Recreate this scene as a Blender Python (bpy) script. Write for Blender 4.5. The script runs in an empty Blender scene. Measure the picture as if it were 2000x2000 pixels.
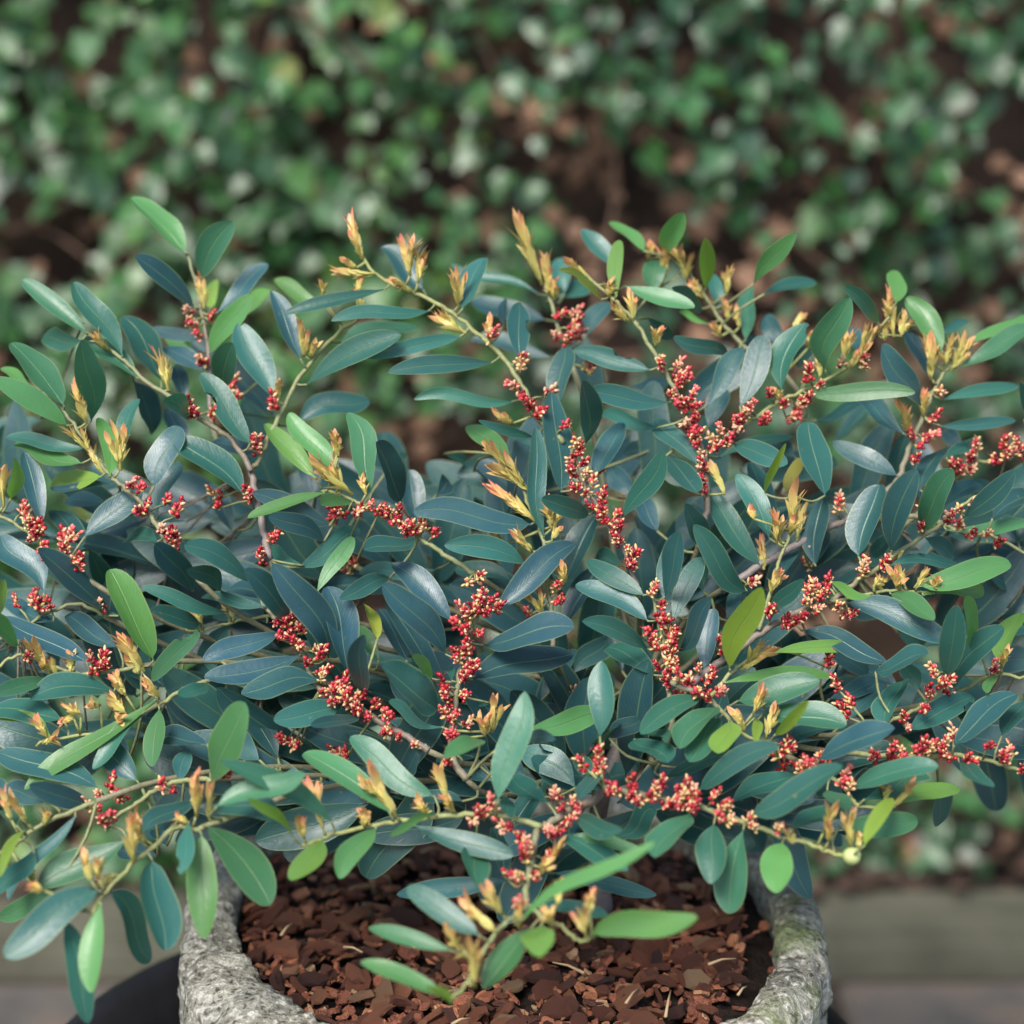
import bpy, bmesh, math, random
from mathutils import Vector, Matrix, noise
random.seed(7)
R = math.radians
scene = bpy.context.scene

# ------------------------------------------------------------------ camera
PITCH = 13.5; FOV = 27.0
CAM = Vector((0.0, -1.22, 1.021))
cd = bpy.data.cameras.new('camera'); cam = bpy.data.objects.new('camera', cd)
scene.collection.objects.link(cam); scene.camera = cam
cam.location = CAM; cam.rotation_euler = (R(90 - PITCH), 0, 0)
cd.sensor_width = 36; cd.angle = R(FOV); cd.clip_start = 0.02; cd.clip_end = 500
cd.dof.use_dof = True; cd.dof.focus_distance = 1.27; cd.dof.aperture_fstop = 3.2
cd.dof.aperture_blades = 9

# ------------------------------------------------------------------ light
SUN_EL, SUN_ROT = 50, 205
w = bpy.data.worlds.new('World'); scene.world = w; w.use_nodes = True
nt = w.node_tree; nt.nodes.clear()
sky = nt.nodes.new('ShaderNodeTexSky'); sky.sky_type = 'NISHITA'; sky.sun_disc = False
sky.sun_elevation = R(SUN_EL); sky.sun_rotation = R(SUN_ROT)
sky.air_density = 1.0; sky.dust_density = 1.2; sky.ozone_density = 1.0
bg = nt.nodes.new('ShaderNodeBackground'); bg.inputs[1].default_value = 0.060
wo = nt.nodes.new('ShaderNodeOutputWorld')
nt.links.new(sky.outputs[0], bg.inputs[0]); nt.links.new(bg.outputs[0], wo.inputs[0])
ld = bpy.data.lights.new('sun', 'SUN'); ld.energy = 1.5; ld.angle = R(28); ld.color = (1, .95, .88)
sun = bpy.data.objects.new('sun', ld); scene.collection.objects.link(sun)
sd = Vector((math.sin(R(SUN_ROT)) * math.cos(R(SUN_EL)), math.cos(R(SUN_ROT)) * math.cos(R(SUN_EL)), math.sin(R(SUN_EL))))
sun.rotation_euler = sd.to_track_quat('Z', 'Y').to_euler(); sun.location = (0, 0, 4)
vs = scene.view_settings; vs.view_transform = 'Standard'; vs.look = 'None'; vs.gamma = 1
vs.use_curve_mapping = False; vs.exposure = 2.15
scene.cycles.max_bounces = 4; scene.cycles.diffuse_bounces = 3; scene.cycles.glossy_bounces = 2; scene.cycles.transmission_bounces = 2

# ------------------------------------------------------------------ helpers
C = scene.collection
TH = math.tan(R(FOV / 2)); cp, sp = math.cos(R(PITCH)), math.sin(R(PITCH))
def ray(px, py):
    u = (px - 1000) / 1000 * TH; v = -(py - 1000) / 1000 * TH
    return Vector((u, cp + sp * v, -sp + cp * v))
def P(px, py, Y):
    d = ray(px, py); return CAM + d * ((Y - CAM.y) / d.y)
def PZ(px, py, Z):
    d = ray(px, py); return CAM + d * ((Z - CAM.z) / d.z)

class MB:
    def __init__(s): s.v = []; s.f = []; s.at = {}; s.mi = []
    def add(s, verts, faces, attrs=None, mi=0):
        o = len(s.v); s.v += [tuple(x) for x in verts]; s.f += [tuple(i + o for i in f) for f in faces]
        s.mi += [mi] * len(faces)
        for k, a in (attrs or {}).items():
            L = s.at.setdefault(k, []); L += [0.0] * (o - len(L))
            L += list(a) if hasattr(a, '__len__') else [a] * len(verts)
    def tube(s, pts, r0, r1, n=6, attrs=None, caps=True):
        pts = [Vector(p) for p in pts]; m = len(pts); V = []; F = []
        prev = None; lv = []
        for i, p in enumerate(pts):
            t = (pts[min(i + 1, m - 1)] - pts[max(i - 1, 0)]).normalized()
            a = (prev - t * prev.dot(t)) if prev else t.orthogonal()
            if a.length < 1e-6: a = t.orthogonal()
            a.normalize(); prev = a; b = t.cross(a)
            k = i / (m - 1); r = r0 + (r1 - r0) * k
            for j in range(n):
                g = 2 * math.pi * j / n; V.append(p + a * (r * math.cos(g)) + b * (r * math.sin(g))); lv.append(k)
        for i in range(m - 1):
            for j in range(n):
                F.append((i * n + j, i * n + (j + 1) % n, (i + 1) * n + (j + 1) % n, (i + 1) * n + j))
        if caps: F.append(tuple(range(n - 1, -1, -1))); F.append(tuple((m - 1) * n + j for j in range(n)))
        at = dict(attrs or {}); at['lv'] = lv
        s.add(V, F, at)
    def mesh(s, name, mats, smooth=True):
        me = bpy.data.meshes.new(name); me.from_pydata(s.v, [], s.f)
        for k, L in s.at.items():
            L += [0.0] * (len(s.v) - len(L))
            me.attributes.new(k, 'FLOAT', 'POINT').data.foreach_set('value', L)
        for m in (mats if isinstance(mats, (list, tuple)) else [mats]): me.materials.append(m)
        if any(s.mi): me.polygons.foreach_set('material_index', s.mi)
        me.polygons.foreach_set('use_smooth', [smooth] * len(s.f)); me.update()
        return me
    def build(s, name, mats, parent=None, smooth=True): return ob(name, s.mesh(name, mats, smooth), parent)
def ob(name, me, parent=None, mw=None):
    o = bpy.data.objects.new(name, me); C.objects.link(o)
    if parent is not None: o.parent = parent
    if mw is not None: o.matrix_basis = mw
    return o
def tag(o, label=None, cat=None, group=None, kind=None):
    for k, v in (('label', label), ('category', cat), ('group', group), ('kind', kind)):
        if v: o[k] = v
    return o
def catmull(pts, n):
    out = []; P_ = [pts[0]] + list(pts) + [pts[-1]]
    for i in range(len(pts) - 1):
        a, b, c, d = P_[i:i + 4]
        for k in range(n):
            t = k / n
            out.append(0.5 * ((2 * b) + (c - a) * t + (2 * a - 5 * b + 4 * c - d) * t * t + (3 * b - a - 3 * c + d) * t ** 3))
    out.append(pts[-1]); return out

# ------------------------------------------------------------------ materials
def newmat(name):
    m = bpy.data.materials.new(name); m.use_nodes = True
    n = m.node_tree.nodes; b = n['Principled BSDF']; return m, n, m.node_tree.links, b
def ramp(n, l, src, stops, interp='LINEAR'):
    r = n.new('ShaderNodeValToRGB'); r.color_ramp.interpolation = interp
    e = r.color_ramp.elements
    while len(e) < len(stops): e.new(0.5)
    for q, (p, c) in zip(e, stops): q.position = p; q.color = (*c, 1)
    if src is not None: l.new(src, r.inputs[0])
    return r.outputs[0]
def attr(n, name):
    a = n.new('ShaderNodeAttribute'); a.attribute_name = name; return a.outputs['Fac']
def math_(n, l, op, a, b=None, c=None):
    m = n.new('ShaderNodeMath'); m.operation = op
    for i, x in enumerate((a, b, c)):
        if x is None: continue
        if isinstance(x, (int, float)): m.inputs[i].default_value = x
        else: l.new(x, m.inputs[i])
    return m.outputs[0]
def mix(n, l, f, a, b, mode='MIX'):
    m = n.new('ShaderNodeMix'); m.data_type = 'RGBA'; m.blend_type = mode
    for i, x in ((0, f), (6, a), (7, b)):
        if isinstance(x, (int, float)): m.inputs[i].default_value = x
        elif isinstance(x, tuple): m.inputs[i].default_value = (*x, 1)
        else: l.new(x, m.inputs[i])
    return m.outputs[2]
def tex(n, l, kind, scale, coord='Object', **kw):
    t = n.new('ShaderNodeTex' + kind); t.inputs['Scale'].default_value = scale
    for k, v in kw.items(): t.inputs[k].default_value = v
    tc = n.new('ShaderNodeTexCoord'); l.new(tc.outputs[coord], t.inputs['Vector']); return t
def bump(n, l, b, h, dist, strength=1.0):
    q = n.new('ShaderNodeBump'); q.inputs['Distance'].default_value = dist; q.inputs['Strength'].default_value = strength
    l.new(h, q.inputs['Height']); l.new(q.outputs[0], b.inputs['Normal']); return q
def rerange(n, l, v, a, b, c=0, d=1):
    m = n.new('ShaderNodeMapRange'); l.new(v, m.inputs[0])
    for i, x in enumerate((a, b, c, d)): m.inputs[i + 1].default_value = x
    return m.outputs[0]

def leaf_material():
    m, n, l, b = newmat('shrub_leaf')
    tone, rnd, lu, lv = attr(n, 'tone'), attr(n, 'rnd'), attr(n, 'lu'), attr(n, 'lv')
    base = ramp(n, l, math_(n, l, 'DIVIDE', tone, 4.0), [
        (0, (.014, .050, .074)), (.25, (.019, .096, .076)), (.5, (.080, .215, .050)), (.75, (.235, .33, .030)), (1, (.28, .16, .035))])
    val = rerange(n, l, rnd, 0, 1, .72, 1.32)
    vv = n.new('ShaderNodeCombineColor'); [l.new(val, vv.inputs[i]) for i in range(3)]
    base = mix(n, l, 1.0, base, vv.outputs[0], 'MULTIPLY')
    nz = tex(n, l, 'Noise', 60, Detail=3.0)
    base = mix(n, l, math_(n, l, 'MULTIPLY', nz.outputs[0], .28), base, (.04, .13, .08))
    au = math_(n, l, 'ABSOLUTE', lu)
    # pinnate veins
    ph = math_(n, l, 'ADD', math_(n, l, 'MULTIPLY', lv, 17.0), math_(n, l, 'MULTIPLY', au, -5.0))
    vein = math_(n, l, 'POWER', math_(n, l, 'ABSOLUTE', math_(n, l, 'COSINE', math_(n, l, 'MULTIPLY', ph, math.pi))), 14.0)
    rib = rerange(n, l, au, .065, .02)
    base = mix(n, l, math_(n, l, 'MULTIPLY', vein, .055), base, (.12, .22, .12))
    base = mix(n, l, math_(n, l, 'MULTIPLY', rib, .30), base, (.17, .27, .10))
    edge = rerange(n, l, au, .90, .97)
    base = mix(n, l, math_(n, l, 'MULTIPLY', edge, .34), base, (.26, .30, .12))
    geo = n.new('ShaderNodeNewGeometry')
    base = mix(n, l, math_(n, l, 'MULTIPLY', geo.outputs['Backfacing'], .75), base, (.105, .19, .085))
    # a few blemishes
    sp_ = tex(n, l, 'Noise', 160, Detail=2.0)
    base = mix(n, l, math_(n, l, 'MULTIPLY', rerange(n, l, sp_.outputs[0], .72, .78), .5), base, (.20, .17, .07))
    l.new(base, b.inputs['Base Color'])
    b.inputs['Roughness'].default_value = .38; b.inputs['Specular IOR Level'].default_value = .5
    rr = rerange(n, l, nz.outputs[0], .3, .7, .34, .46); l.new(rr, b.inputs['Roughness'])
    h = math_(n, l, 'ADD', math_(n, l, 'MULTIPLY', vein, .12), math_(n, l, 'MULTIPLY', tex(n, l, 'Noise', 350, Detail=2.0).outputs[0], .8))
    h = math_(n, l, 'SUBTRACT', h, math_(n, l, 'MULTIPLY', rib, 1.0))
    bump(n, l, b, h, .0004, .6)
    tr = n.new('ShaderNodeBsdfTranslucent')
    l.new(mix(n, l, 1.0, base, (1.5, 1.9, .7), 'MULTIPLY'), tr.inputs[0])
    mx = n.new('ShaderNodeMixShader'); l.new(rerange(n, l, tone, 0, 3, .10, .32), mx.inputs[0])
    l.new(b.outputs[0], mx.inputs[1]); l.new(tr.outputs[0], mx.inputs[2])
    l.new(mx.outputs[0], n['Material Output'].inputs[0]); return m
M_LEAF = leaf_material()

def flower_material():
    m, n, l, b = newmat('flower')
    col = ramp(n, l, attr(n, 'tone'), [(0, (.13, .002, .009)), (.25, (.40, .008, .018)), (.5, (.60, .10, .10)), (.62, (.66, .40, .24)), (.8, (.64, .46, .17)), (1, (.38, .25, .09))])
    col = mix(n, l, math_(n, l, 'MULTIPLY', tex(n, l, 'Noise', 400).outputs[0], .3), col, (.12, .01, .02))
    l.new(col, b.inputs['Base Color']); b.inputs['Roughness'].default_value = .42
    return m
M_FLOWER = flower_material()

def shoot_material():
    m, n, l, b = newmat('young_shoot')
    col = ramp(n, l, attr(n, 'tone'), [(0, (.44, .42, .11)), (.35, (.80, .66, .22)), (.62, (.82, .54, .20)), (.82, (.76, .30, .16)), (1, (.62, .16, .11))])
    grn = math_(n, l, 'MULTIPLY', attr(n, 'grn'), .8)
    col = mix(n, l, grn, col, (.26, .30, .05))
    col = mix(n, l, math_(n, l, 'MULTIPLY', rerange(n, l, math_(n, l, 'ABSOLUTE', attr(n, 'lu')), .5, 1), .35), col, (.62, .50, .25))
    l.new(col, b.inputs['Base Color']); b.inputs['Roughness'].default_value = .48
    tr = n.new('ShaderNodeBsdfTranslucent'); l.new(col, tr.inputs[0])
    mx = n.new('ShaderNodeMixShader'); mx.inputs[0].default_value = .25
    l.new(b.outputs[0], mx.inputs[1]); l.new(tr.outputs[0], mx.inputs[2]); l.new(mx.outputs[0], n['Material Output'].inputs[0])
    return m
M_SHOOT = shoot_material()

def stem_material():
    m, n, l, b = newmat('branch_bark')
    col = ramp(n, l, attr(n, 'age'), [(0, (.23, .25, .07)), (.35, (.17, .19, .085)), (.65, (.15, .12, .09)), (1, (.20, .17, .175))])
    nz = tex(n, l, 'Noise', 250, Detail=4.0)
    col = mix(n, l, rerange(n, l, nz.outputs[0], .45, .75, 0, .6), col, (.11, .075, .05))
    l.new(col, b.inputs['Base Color']); b.inputs['Roughness'].default_value = .6
    bump(n, l, b, nz.outputs[0], .001); return m
M_STEM = stem_material()

def stone_material():
    m, n, l, b = newmat('rough_stone')
    n1 = tex(n, l, 'Noise', 30, Detail=6.0, Roughness=.7); n2 = tex(n, l, 'Noise', 190, Detail=4.0, Roughness=.7); n3 = tex(n, l, 'Voronoi', 170)
    col = ramp(n, l, n1.outputs[0], [(.25, (.065, .056, .040)), (.40, (.19, .175, .135)), (.54, (.34, .32, .255)), (.68, (.52, .49, .41))])
    col = mix(n, l, rerange(n, l, n2.outputs[0], .53, .62, 0, .85), col, (.66, .63, .55))
    col = mix(n, l, rerange(n, l, n2.outputs[0], .46, .37, 0, .9), col, (.045, .038, .026))
    tc = n.new('ShaderNodeTexCoord'); sx = n.new('ShaderNodeSeparateXYZ'); l.new(tc.outputs['Object'], sx.inputs[0])
    moss = math_(n, l, 'MULTIPLY', rerange(n, l, sx.outputs[0], .02, .19), rerange(n, l, tex(n, l, 'Noise', 16, Detail=6.0).outputs[0], .46, .60))
    moss = math_(n, l, 'MULTIPLY', moss, .75)
    col = mix(n, l, moss, col, (.115, .165, .035))
    l.new(col, b.inputs['Base Color']); b.inputs['Roughness'].default_value = .9; b.inputs['Specular IOR Level'].default_value = .25
    h = math_(n, l, 'ADD', n2.outputs[0], math_(n, l, 'MULTIPLY', n3.outputs[0], .4))
    bump(n, l, b, h, .004, 1.0); return m
def chip_material():
    m, n, l, b = newmat('bark_chip')
    oi = n.new('ShaderNodeObjectInfo')
    r = math_(n, l, 'FRACT', math_(n, l, 'ADD', oi.outputs['Random'], attr(n, 'rnd')))
    col = ramp(n, l, r, [(0, (.07, .026, .016)), (.25, (.19, .060, .033)), (.5, (.31, .10, .050)), (.72, (.40, .14, .068)), (.9, (.48, .20, .095)), (.96, (.50, .28, .14)), (1, (.46, .30, .17))])
    nz = tex(n, l, 'Noise', 150, Detail=5.0, Roughness=.7)
    col = mix(n, l, rerange(n, l, nz.outputs[0], .35, .7, 0, .75), col, mix(n, l, .5, col, (.05, .02, .015)))
    l.new(col, b.inputs['Base Color']); l.new(rerange(n, l, nz.outputs[0], .3, .7, .45, .75), b.inputs['Roughness'])
    wv = tex(n, l, 'Noise', 620, Detail=4.0)
    bump(n, l, b, math_(n, l, 'ADD', nz.outputs[0], math_(n, l, 'MULTIPLY', wv.outputs[0], .6)), .0045); return m
def simple_noise(name, stops, scale, rough=.8, bmp=0.0, detail=6.0, spec=.3):
    m, n, l, b = newmat(name)
    t = tex(n, l, 'Noise', scale, Detail=detail, Roughness=.65)
    l.new(ramp(n, l, t.outputs[0], stops), b.inputs['Base Color']); b.inputs['Roughness'].default_value = rough
    b.inputs['Specular IOR Level'].default_value = spec
    if bmp: bump(n, l, b, t.outputs[0], bmp)
    return m
M_STONE = stone_material(); M_CHIP = chip_material()
M_SOIL = simple_noise('dark_soil', [(.3, (.006, .004, .003)), (.6, (.028, .015, .010)), (.8, (.05, .028, .018))], 180, .85, .006)
M_TUB = simple_noise('black_plastic', [(.3, (.008, .008, .011)), (.7, (.016, .016, .021))], 40, .34, .0004, spec=.5)
M_STRAW = simple_noise('pale_splinter', [(.3, (.30, .19, .10)), (.7, (.46, .33, .19))], 90, .7)
def ivy_material():
    m, n, l, b = newmat('ivy_leaf')
    oi = n.new('ShaderNodeObjectInfo'); rnd = attr(n, 'rnd'); tone = attr(n, 'tone')
    base = ramp(n, l, tone, [(0, (.013, .032, .020)), (.35, (.013, .055, .020)), (.7, (.026, .098, .018)), (.9, (.055, .135, .022)), (1, (.20, .19, .03))])
    val = rerange(n, l, rnd, 0, 1, .55, 1.5)
    vv = n.new('ShaderNodeCombineColor'); [l.new(val, vv.inputs[i]) for i in range(3)]
    base = mix(n, l, 1.0, base, vv.outputs[0], 'MULTIPLY')
    base = mix(n, l, math_(n, l, 'MULTIPLY', tex(n, l, 'Noise', 60).outputs[0], .4), base, (.06, .11, .05))
    l.new(base, b.inputs['Base Color']); b.inputs['Roughness'].default_value = .38; b.inputs['Specular IOR Level'].default_value = .5
    tr = n.new('ShaderNodeBsdfTranslucent'); l.new(mix(n, l, 1.0, base, (1.5, 1.8, .6), 'MULTIPLY'), tr.inputs[0])
    mx = n.new('ShaderNodeMixShader'); mx.inputs[0].default_value = .15
    l.new(b.outputs[0], mx.inputs[1]); l.new(tr.outputs[0], mx.inputs[2]); l.new(mx.outputs[0], n['Material Output'].inputs[0])
    return m
M_IVY = ivy_material()
M_DEAD = simple_noise('dead_leaf', [(.3, (.08, .045, .028)), (.5, (.17, .095, .058)), (.75, (.27, .165, .11))], 25, .8)
M_LITTER = simple_noise('leaf_litter', [(.3, (.03, .019, .014)), (.5, (.07, .042, .03)), (.75, (.12, .075, .055))], 25, .85)
M_VINE = simple_noise('vine_bark', [(.3, (.065, .038, .026)), (.6, (.15, .092, .062)), (.8, (.22, .15, .11))], 40, .85, .004)
M_WALL = simple_noise('earthy_wall', [(.3, (.014, .009, .007)), (.55, (.040, .024, .016)), (.8, (.07, .042, .03))], 9, .9, .02)
M_PAVE = simple_noise('paving_stone', [(.25, (.04, .038, .036)), (.45, (.08, .072, .064)), (.62, (.115, .086, .066)), (.8, (.125, .12, .11))], 7, .8, .004)
M_KERB = simple_noise('kerb_stone', [(.25, (.04, .041, .028)), (.5, (.078, .076, .053)), (.8, (.115, .11, .08))], 9, .85, .006)
M_GROUND = simple_noise('ground_soil', [(.3, (.012, .009, .007)), (.6, (.035, .026, .019)), (.8, (.06, .048, .035))], 12, .9, .02)
# ------------------------------------------------------------------ ground, paving, kerb
b = MB(); b.add([(-60, -60, -.03), (60, -60, -.03), (60, 60, -.03), (-60, 60, -.03)], [(0, 1, 2, 3)])
tag(b.build('ground', M_GROUND), kind='structure')
b = MB(); b.add([(-4, -5, -.012), (4, -5, -.012), (4, .91, -.012), (-4, .91, -.012)], [(0, 1, 2, 3)])
paving = tag(b.build('paving', M_GROUND), kind='structure')
def block(name, x0, x1, y0, y1, z0, z1, mat, parent, bev=.008, jit=.004):
    bm = bmesh.new(); bmesh.ops.create_cube(bm, size=1)
    for v in bm.verts:
        v.co = Vector((x0 if v.co.x < 0 else x1, y0 if v.co.y < 0 else y1, z0 if v.co.z < 0 else z1)) + Vector([random.uniform(-jit, jit) for _ in range(3)])
    bmesh.ops.bevel(bm, geom=bm.edges[:], offset=bev, segments=2, affect='EDGES')
    me = bpy.data.meshes.new(name); bm.to_mesh(me); bm.free(); me.materials.append(mat)
    return ob(name, me, parent)
y = .888; row = 0
while y > -2.4:
    d = random.choice((.34, .44, .52)); x = -2.4 - random.random() * .4
    while x < 2.4:
        wd = random.choice((.38, .5, .62, .75))
        block('paving_slab', x + .007, x + wd - .007, y - d + .007, y - .007, -.04, random.uniform(-.003, .004), M_PAVE, paving, .006, .003); x += wd
    y -= d
kerb = tag(bpy.data.objects.new('kerb', None), kind='structure'); C.objects.link(kerb)
x = -2.6
while x < 2.6:
    L = 2.6
    block('kerb_stone', x + .005, x + L - .005, .945, 1.085, -.06, .022 + random.uniform(-.006, .006), M_KERB, kerb, .014, .006); x += L

# ------------------------------------------------------------------ wall behind and ivy hedge
b = MB(); nx, nz_ = 60, 36; V = []; F = []
for j in range(nz_ + 1):
    for i in range(nx + 1):
        X = -3.2 + 6.4 * i / nx; Z = -.04 + 2.14 * j / nz_
        V.append((X, 1.42 + .05 * noise.noise(Vector((X * 3, Z * 3, 1))), Z))
for j in range(nz_):
    for i in range(nx):
        a = j * (nx + 1) + i; F.append((a, a + 1, a + nx + 2, a + nx + 1))
N0 = len(V); V += [(x, 1.62, z) for x, z in ((-3.2, -.04), (3.2, -.04), (3.2, 2.1), (-3.2, 2.1))]
tl, tr_ = nz_ * (nx + 1), nz_ * (nx + 1) + nx
F += [(N0 + 1, N0, N0 + 3, N0 + 2)]
F += [tuple([N0 + 3] + [tl + i for i in range(nx + 1)] + [N0 + 2])]
F += [tuple([N0] + [j * (nx + 1) for j in range(nz_ + 1)] + [N0 + 3]), tuple([N0 + 1, N0 + 2] + [j * (nx + 1) + nx for j in range(nz_, -1, -1)])]
b.add(V, F); tag(b.build('garden_wall', M_WALL), 'dark brown earthy garden wall hidden behind the ivy', 'wall')

hedge = bpy.data.objects.new('ivy_hedge', None); C.objects.link(hedge); hedge.location = (0, 1.2, 0)
tag(hedge, 'tall tangled bank of green ivy with brown stems behind the potted shrub', 'ivy')
HO = Vector((0, 1.2, 0))
def hsurf(X, Z):
    q = noise.noise(Vector((X * 2.2, Z * 2.6, 5.3))) * .6 + noise.noise(Vector((X * 6, Z * 6.5, 9.1))) * .4
    return 1.235 - .16 * q - .13 * max(0, 1 - Z / .42), q
def ivy_shape(k):
    rs = random.Random(k); pts = []
    lob = [(0, 0), (.30, -.14), (.52, .04), (.42, .26), (.50, .50), (.27, .56), (0, 1.0 + rs.uniform(-.1, .1))] if k % 3 else [(0, 0), (.26, -.10), (.45, .10), (.47, .36), (.36, .62), (.16, .86), (0, 1)]
    right = [(x * rs.uniform(.88, 1.1), y_) for x, y_ in lob]; left = [(-x * rs.uniform(.88, 1.1), y_) for x, y_ in lob[-2:0:-1]]
    ring = right + left; c = Vector((0, .38, -.05)); V = [c]
    for x, y_ in ring: V.append(Vector((x, y_ , .10 * abs(x) - .12 * max(0, y_ - .4) ** 1.5 + rs.uniform(-.02, .02))))
    n = len(ring); return V, [(0, 1 + i, 1 + (i + 1) % n) for i in range(n)]
IVY = [ivy_shape(k) for k in range(9)]
BARE = []
for (x_, y_, rx, ry) in ((620, 240, 90, 110), (860, 350, 210, 80), (540, 90, 50, 110), (1640, 330, 110, 260), (1800, 640, 260, 160), (90, 110, 150, 40), (1080, 270, 130, 40), (1450, 700, 200, 60), (300, 640, 130, 70), (1900, 60, 90, 60), (1300, 40, 70, 40), (750, 900, 200, 60), (150, 1640, 330, 110), (20, 420, 60, 90)):
    c_ = P(x_, y_, 1.2); e_ = P(x_ + rx, y_ - ry, 1.2); BARE.append((c_.x, c_.z, e_.x - c_.x, e_.z - c_.z))
def ivy_place(rs, sz=None):
    for _ in range(200):
        X = rs.uniform(-2.3, 2.3); Z = rs.uniform(.02, 1.95)
        ys, q = hsurf(X, Z)
        cov = noise.noise(Vector((X * 3.4 + 4, Z * 3.8, 2.2))) + .5 * noise.noise(Vector((X * 8, Z * 8, 7.7)))
        lim = .14 + (.0 if X < .1 else -.10)
        if any(((X - a) / c) ** 2 + ((Z - b_) / d) ** 2 < 1 for a, b_, c, d in BARE) and rs.random() < .42: continue
        if -cov * .9 < lim + rs.uniform(-.15, .15): break
    return X, ys + rs.uniform(-.03, .07), Z, q
def ivy_matrix(rs, X, Y, Z, s):
    nrm = Vector((rs.gauss(0, .42), -1, rs.gauss(.55, .42))).normalized()
    up = Vector((rs.gauss(0, .7), 0, -1)); t = (up - nrm * up.dot(nrm)).normalized(); sdv = t.cross(nrm)
    return Matrix((( sdv.x * s, t.x * s, nrm.x * s, X), (sdv.y * s, t.y * s, nrm.y * s, Y), (sdv.z * s, t.z * s, nrm.z * s, Z), (0, 0, 0, 1)))
def ivy_tone(rs, X, Z):
    g = .48 - .16 * max(-1, min(1, (X - .15) / .5)) + .22 * noise.noise(Vector((X * 3, Z * 3, 11))) + rs.gauss(0, .14)
    if rs.random() < .004: g = .95
    return max(0, min(1, g))
rs = random.Random(11); big = MB(); cnt = 0; cand = []
for i in range(15000):
    X, Y, Z, q = ivy_place(rs); s = max(.014, min(.058, rs.gauss(.026, .008))) * (1.12 if X < -.2 else .95)
    cand.append((X, Y, Z, s))
inview = sorted([c for c in cand if abs(c[0]) < .62 and .3 < c[2] < 1.06], key=lambda c: c[1] - c[3])[:300]
chosen = set(inview)
for c in cand:
    X, Y, Z, s = c; k = rs.randrange(9); V, F = IVY[k]; mw = ivy_matrix(rs, X, Y, Z, s); t = ivy_tone(rs, X, Z); rr = rs.random()
    if c in chosen:
        m_ = MB(); m_.add([mw.to_3x3() @ v for v in V], F, {'tone': t, 'rnd': rr})
        o = m_.build('leaf', M_IVY, hedge); o.location = Vector((X, Y, Z)) - HO
    else: big.add([mw @ v - HO for v in V], F, {'tone': t, 'rnd': rr})
tag(big.build('ivy_leaves', M_IVY, hedge), kind='stuff')
dead = MB()
for i in range(4600):
    X = rs.uniform(-2.3, 2.3); Z = rs.uniform(0, 1.9); ys, q = hsurf(X, Z)
    V, F = IVY[rs.randrange(9)]; mw = ivy_matrix(rs, X, ys + rs.uniform(.03, .14), Z, rs.uniform(.014, .036))
    dead.add([mw @ v - HO for v in V], F)
tag(dead.build('dead_leaves', M_DEAD, hedge), kind='stuff')
for i in range(90):
    X = rs.uniform(-1.6, 1.6) if i > 45 else rs.uniform(-.65, .65); Z = rs.uniform(.05, 1.5); ang = rs.gauss(math.pi / 2, .9); pts = []
    for k in range(9):
        ys, q = hsurf(X, Z); pts.append(Vector((X, ys + .03 + rs.uniform(-.02, .02), Z)) - HO)
        ang += rs.gauss(0, .35); X += .05 * math.cos(ang); Z = max(.02, Z + .05 * math.sin(ang))
    b = MB(); r = rs.uniform(.0015, .0045); b.tube(catmull(pts, 3), r, r * .6, 6); b.build('stem', M_VINE, hedge)
# leaf litter at the foot of the hedge
lit = MB()
for i in range(420):
    X = rs.uniform(-2, 2); Y = rs.gauss(1.12, .06)
    if Y < .955: Y = 1.1
    V, F = IVY[rs.randrange(9)]; s = rs.uniform(.02, .045)
    mw = Matrix.Translation((X, Y, (.032 if Y < 1.085 else rs.uniform(-.015, .03)) + rs.random() * .008)) @ Matrix.Rotation(rs.uniform(0, 6.3), 4, 'Z') @ Matrix.Rotation(rs.gauss(0, .25), 4, 'X') @ Matrix.Scale(s, 4)
    if Y < 1.06 and rs.random() < .42: continue
    lit.add([mw @ v for v in V], F)
tag(lit.build('leaf_litter', M_LITTER), 'brown fallen leaves scattered along the stone kerb below the ivy', 'leaf litter', kind='stuff')

# ------------------------------------------------------------------ black tub
RIM = .45
tubc = Vector((P(887, 2110, .02).x, .02, 0)); 
tc_ = P(887, 2110, .02); TZ = tc_.z; TR = .267
prof = [(TR - .055, 0), (TR - .008, TZ - .03), (TR + .006, TZ - .028), (TR + .010, TZ - .006), (TR + .004, TZ), (TR - .006, TZ), (TR - .012, TZ - .008), (TR - .016, TZ - .05), (TR - .05, .02), (.0, .02)]
V = []; F = []; n = 96
for (r, z) in prof[:-1]:
    for j in range(n): g = 2 * math.pi * j / n; V.append((r * math.cos(g), r * math.sin(g), z))
for i in range(len(prof) - 2):
    for j in range(n): F.append((i * n + j, i * n + (j + 1) % n, (i + 1) * n + (j + 1) % n, (i + 1) * n + j))
F.append(tuple((len(prof) - 2) * n + j for j in range(n))); F.append(tuple(range(n - 1, -1, -1)))
tub = bpy.data.objects.new('black_tub', None); C.objects.link(tub); tub.location = (tubc.x, tubc.y, .004)
tag(tub, 'round black plastic tub carrying the stone planter', 'tub')
b = MB(); b.add(V, F); body = b.build('body', M_TUB, tub)
b = MB(); V = [(0, 0, RIM - .17)]; F = []
for ri in range(1, 9):
    for j in range(48):
        g = 2 * math.pi * j / 48; r = (TR - .024) * ri / 8; V.append((r * math.cos(g), r * math.sin(g), RIM - .172 + .008 * noise.noise(Vector((r * 30 * math.cos(g), r * 30 * math.sin(g), 0)))))
F += [(0, 1 + j, 1 + (j + 1) % 48) for j in range(48)]
for ri in range(7):
    for j in range(48): F.append((1 + ri * 48 + j, 1 + (ri + 1) * 48 + j, 1 + (ri + 1) * 48 + (j + 1) % 48, 1 + ri * 48 + (j + 1) % 48))
b.add(V, F); b.build('compost', M_SOIL, tub)

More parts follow.
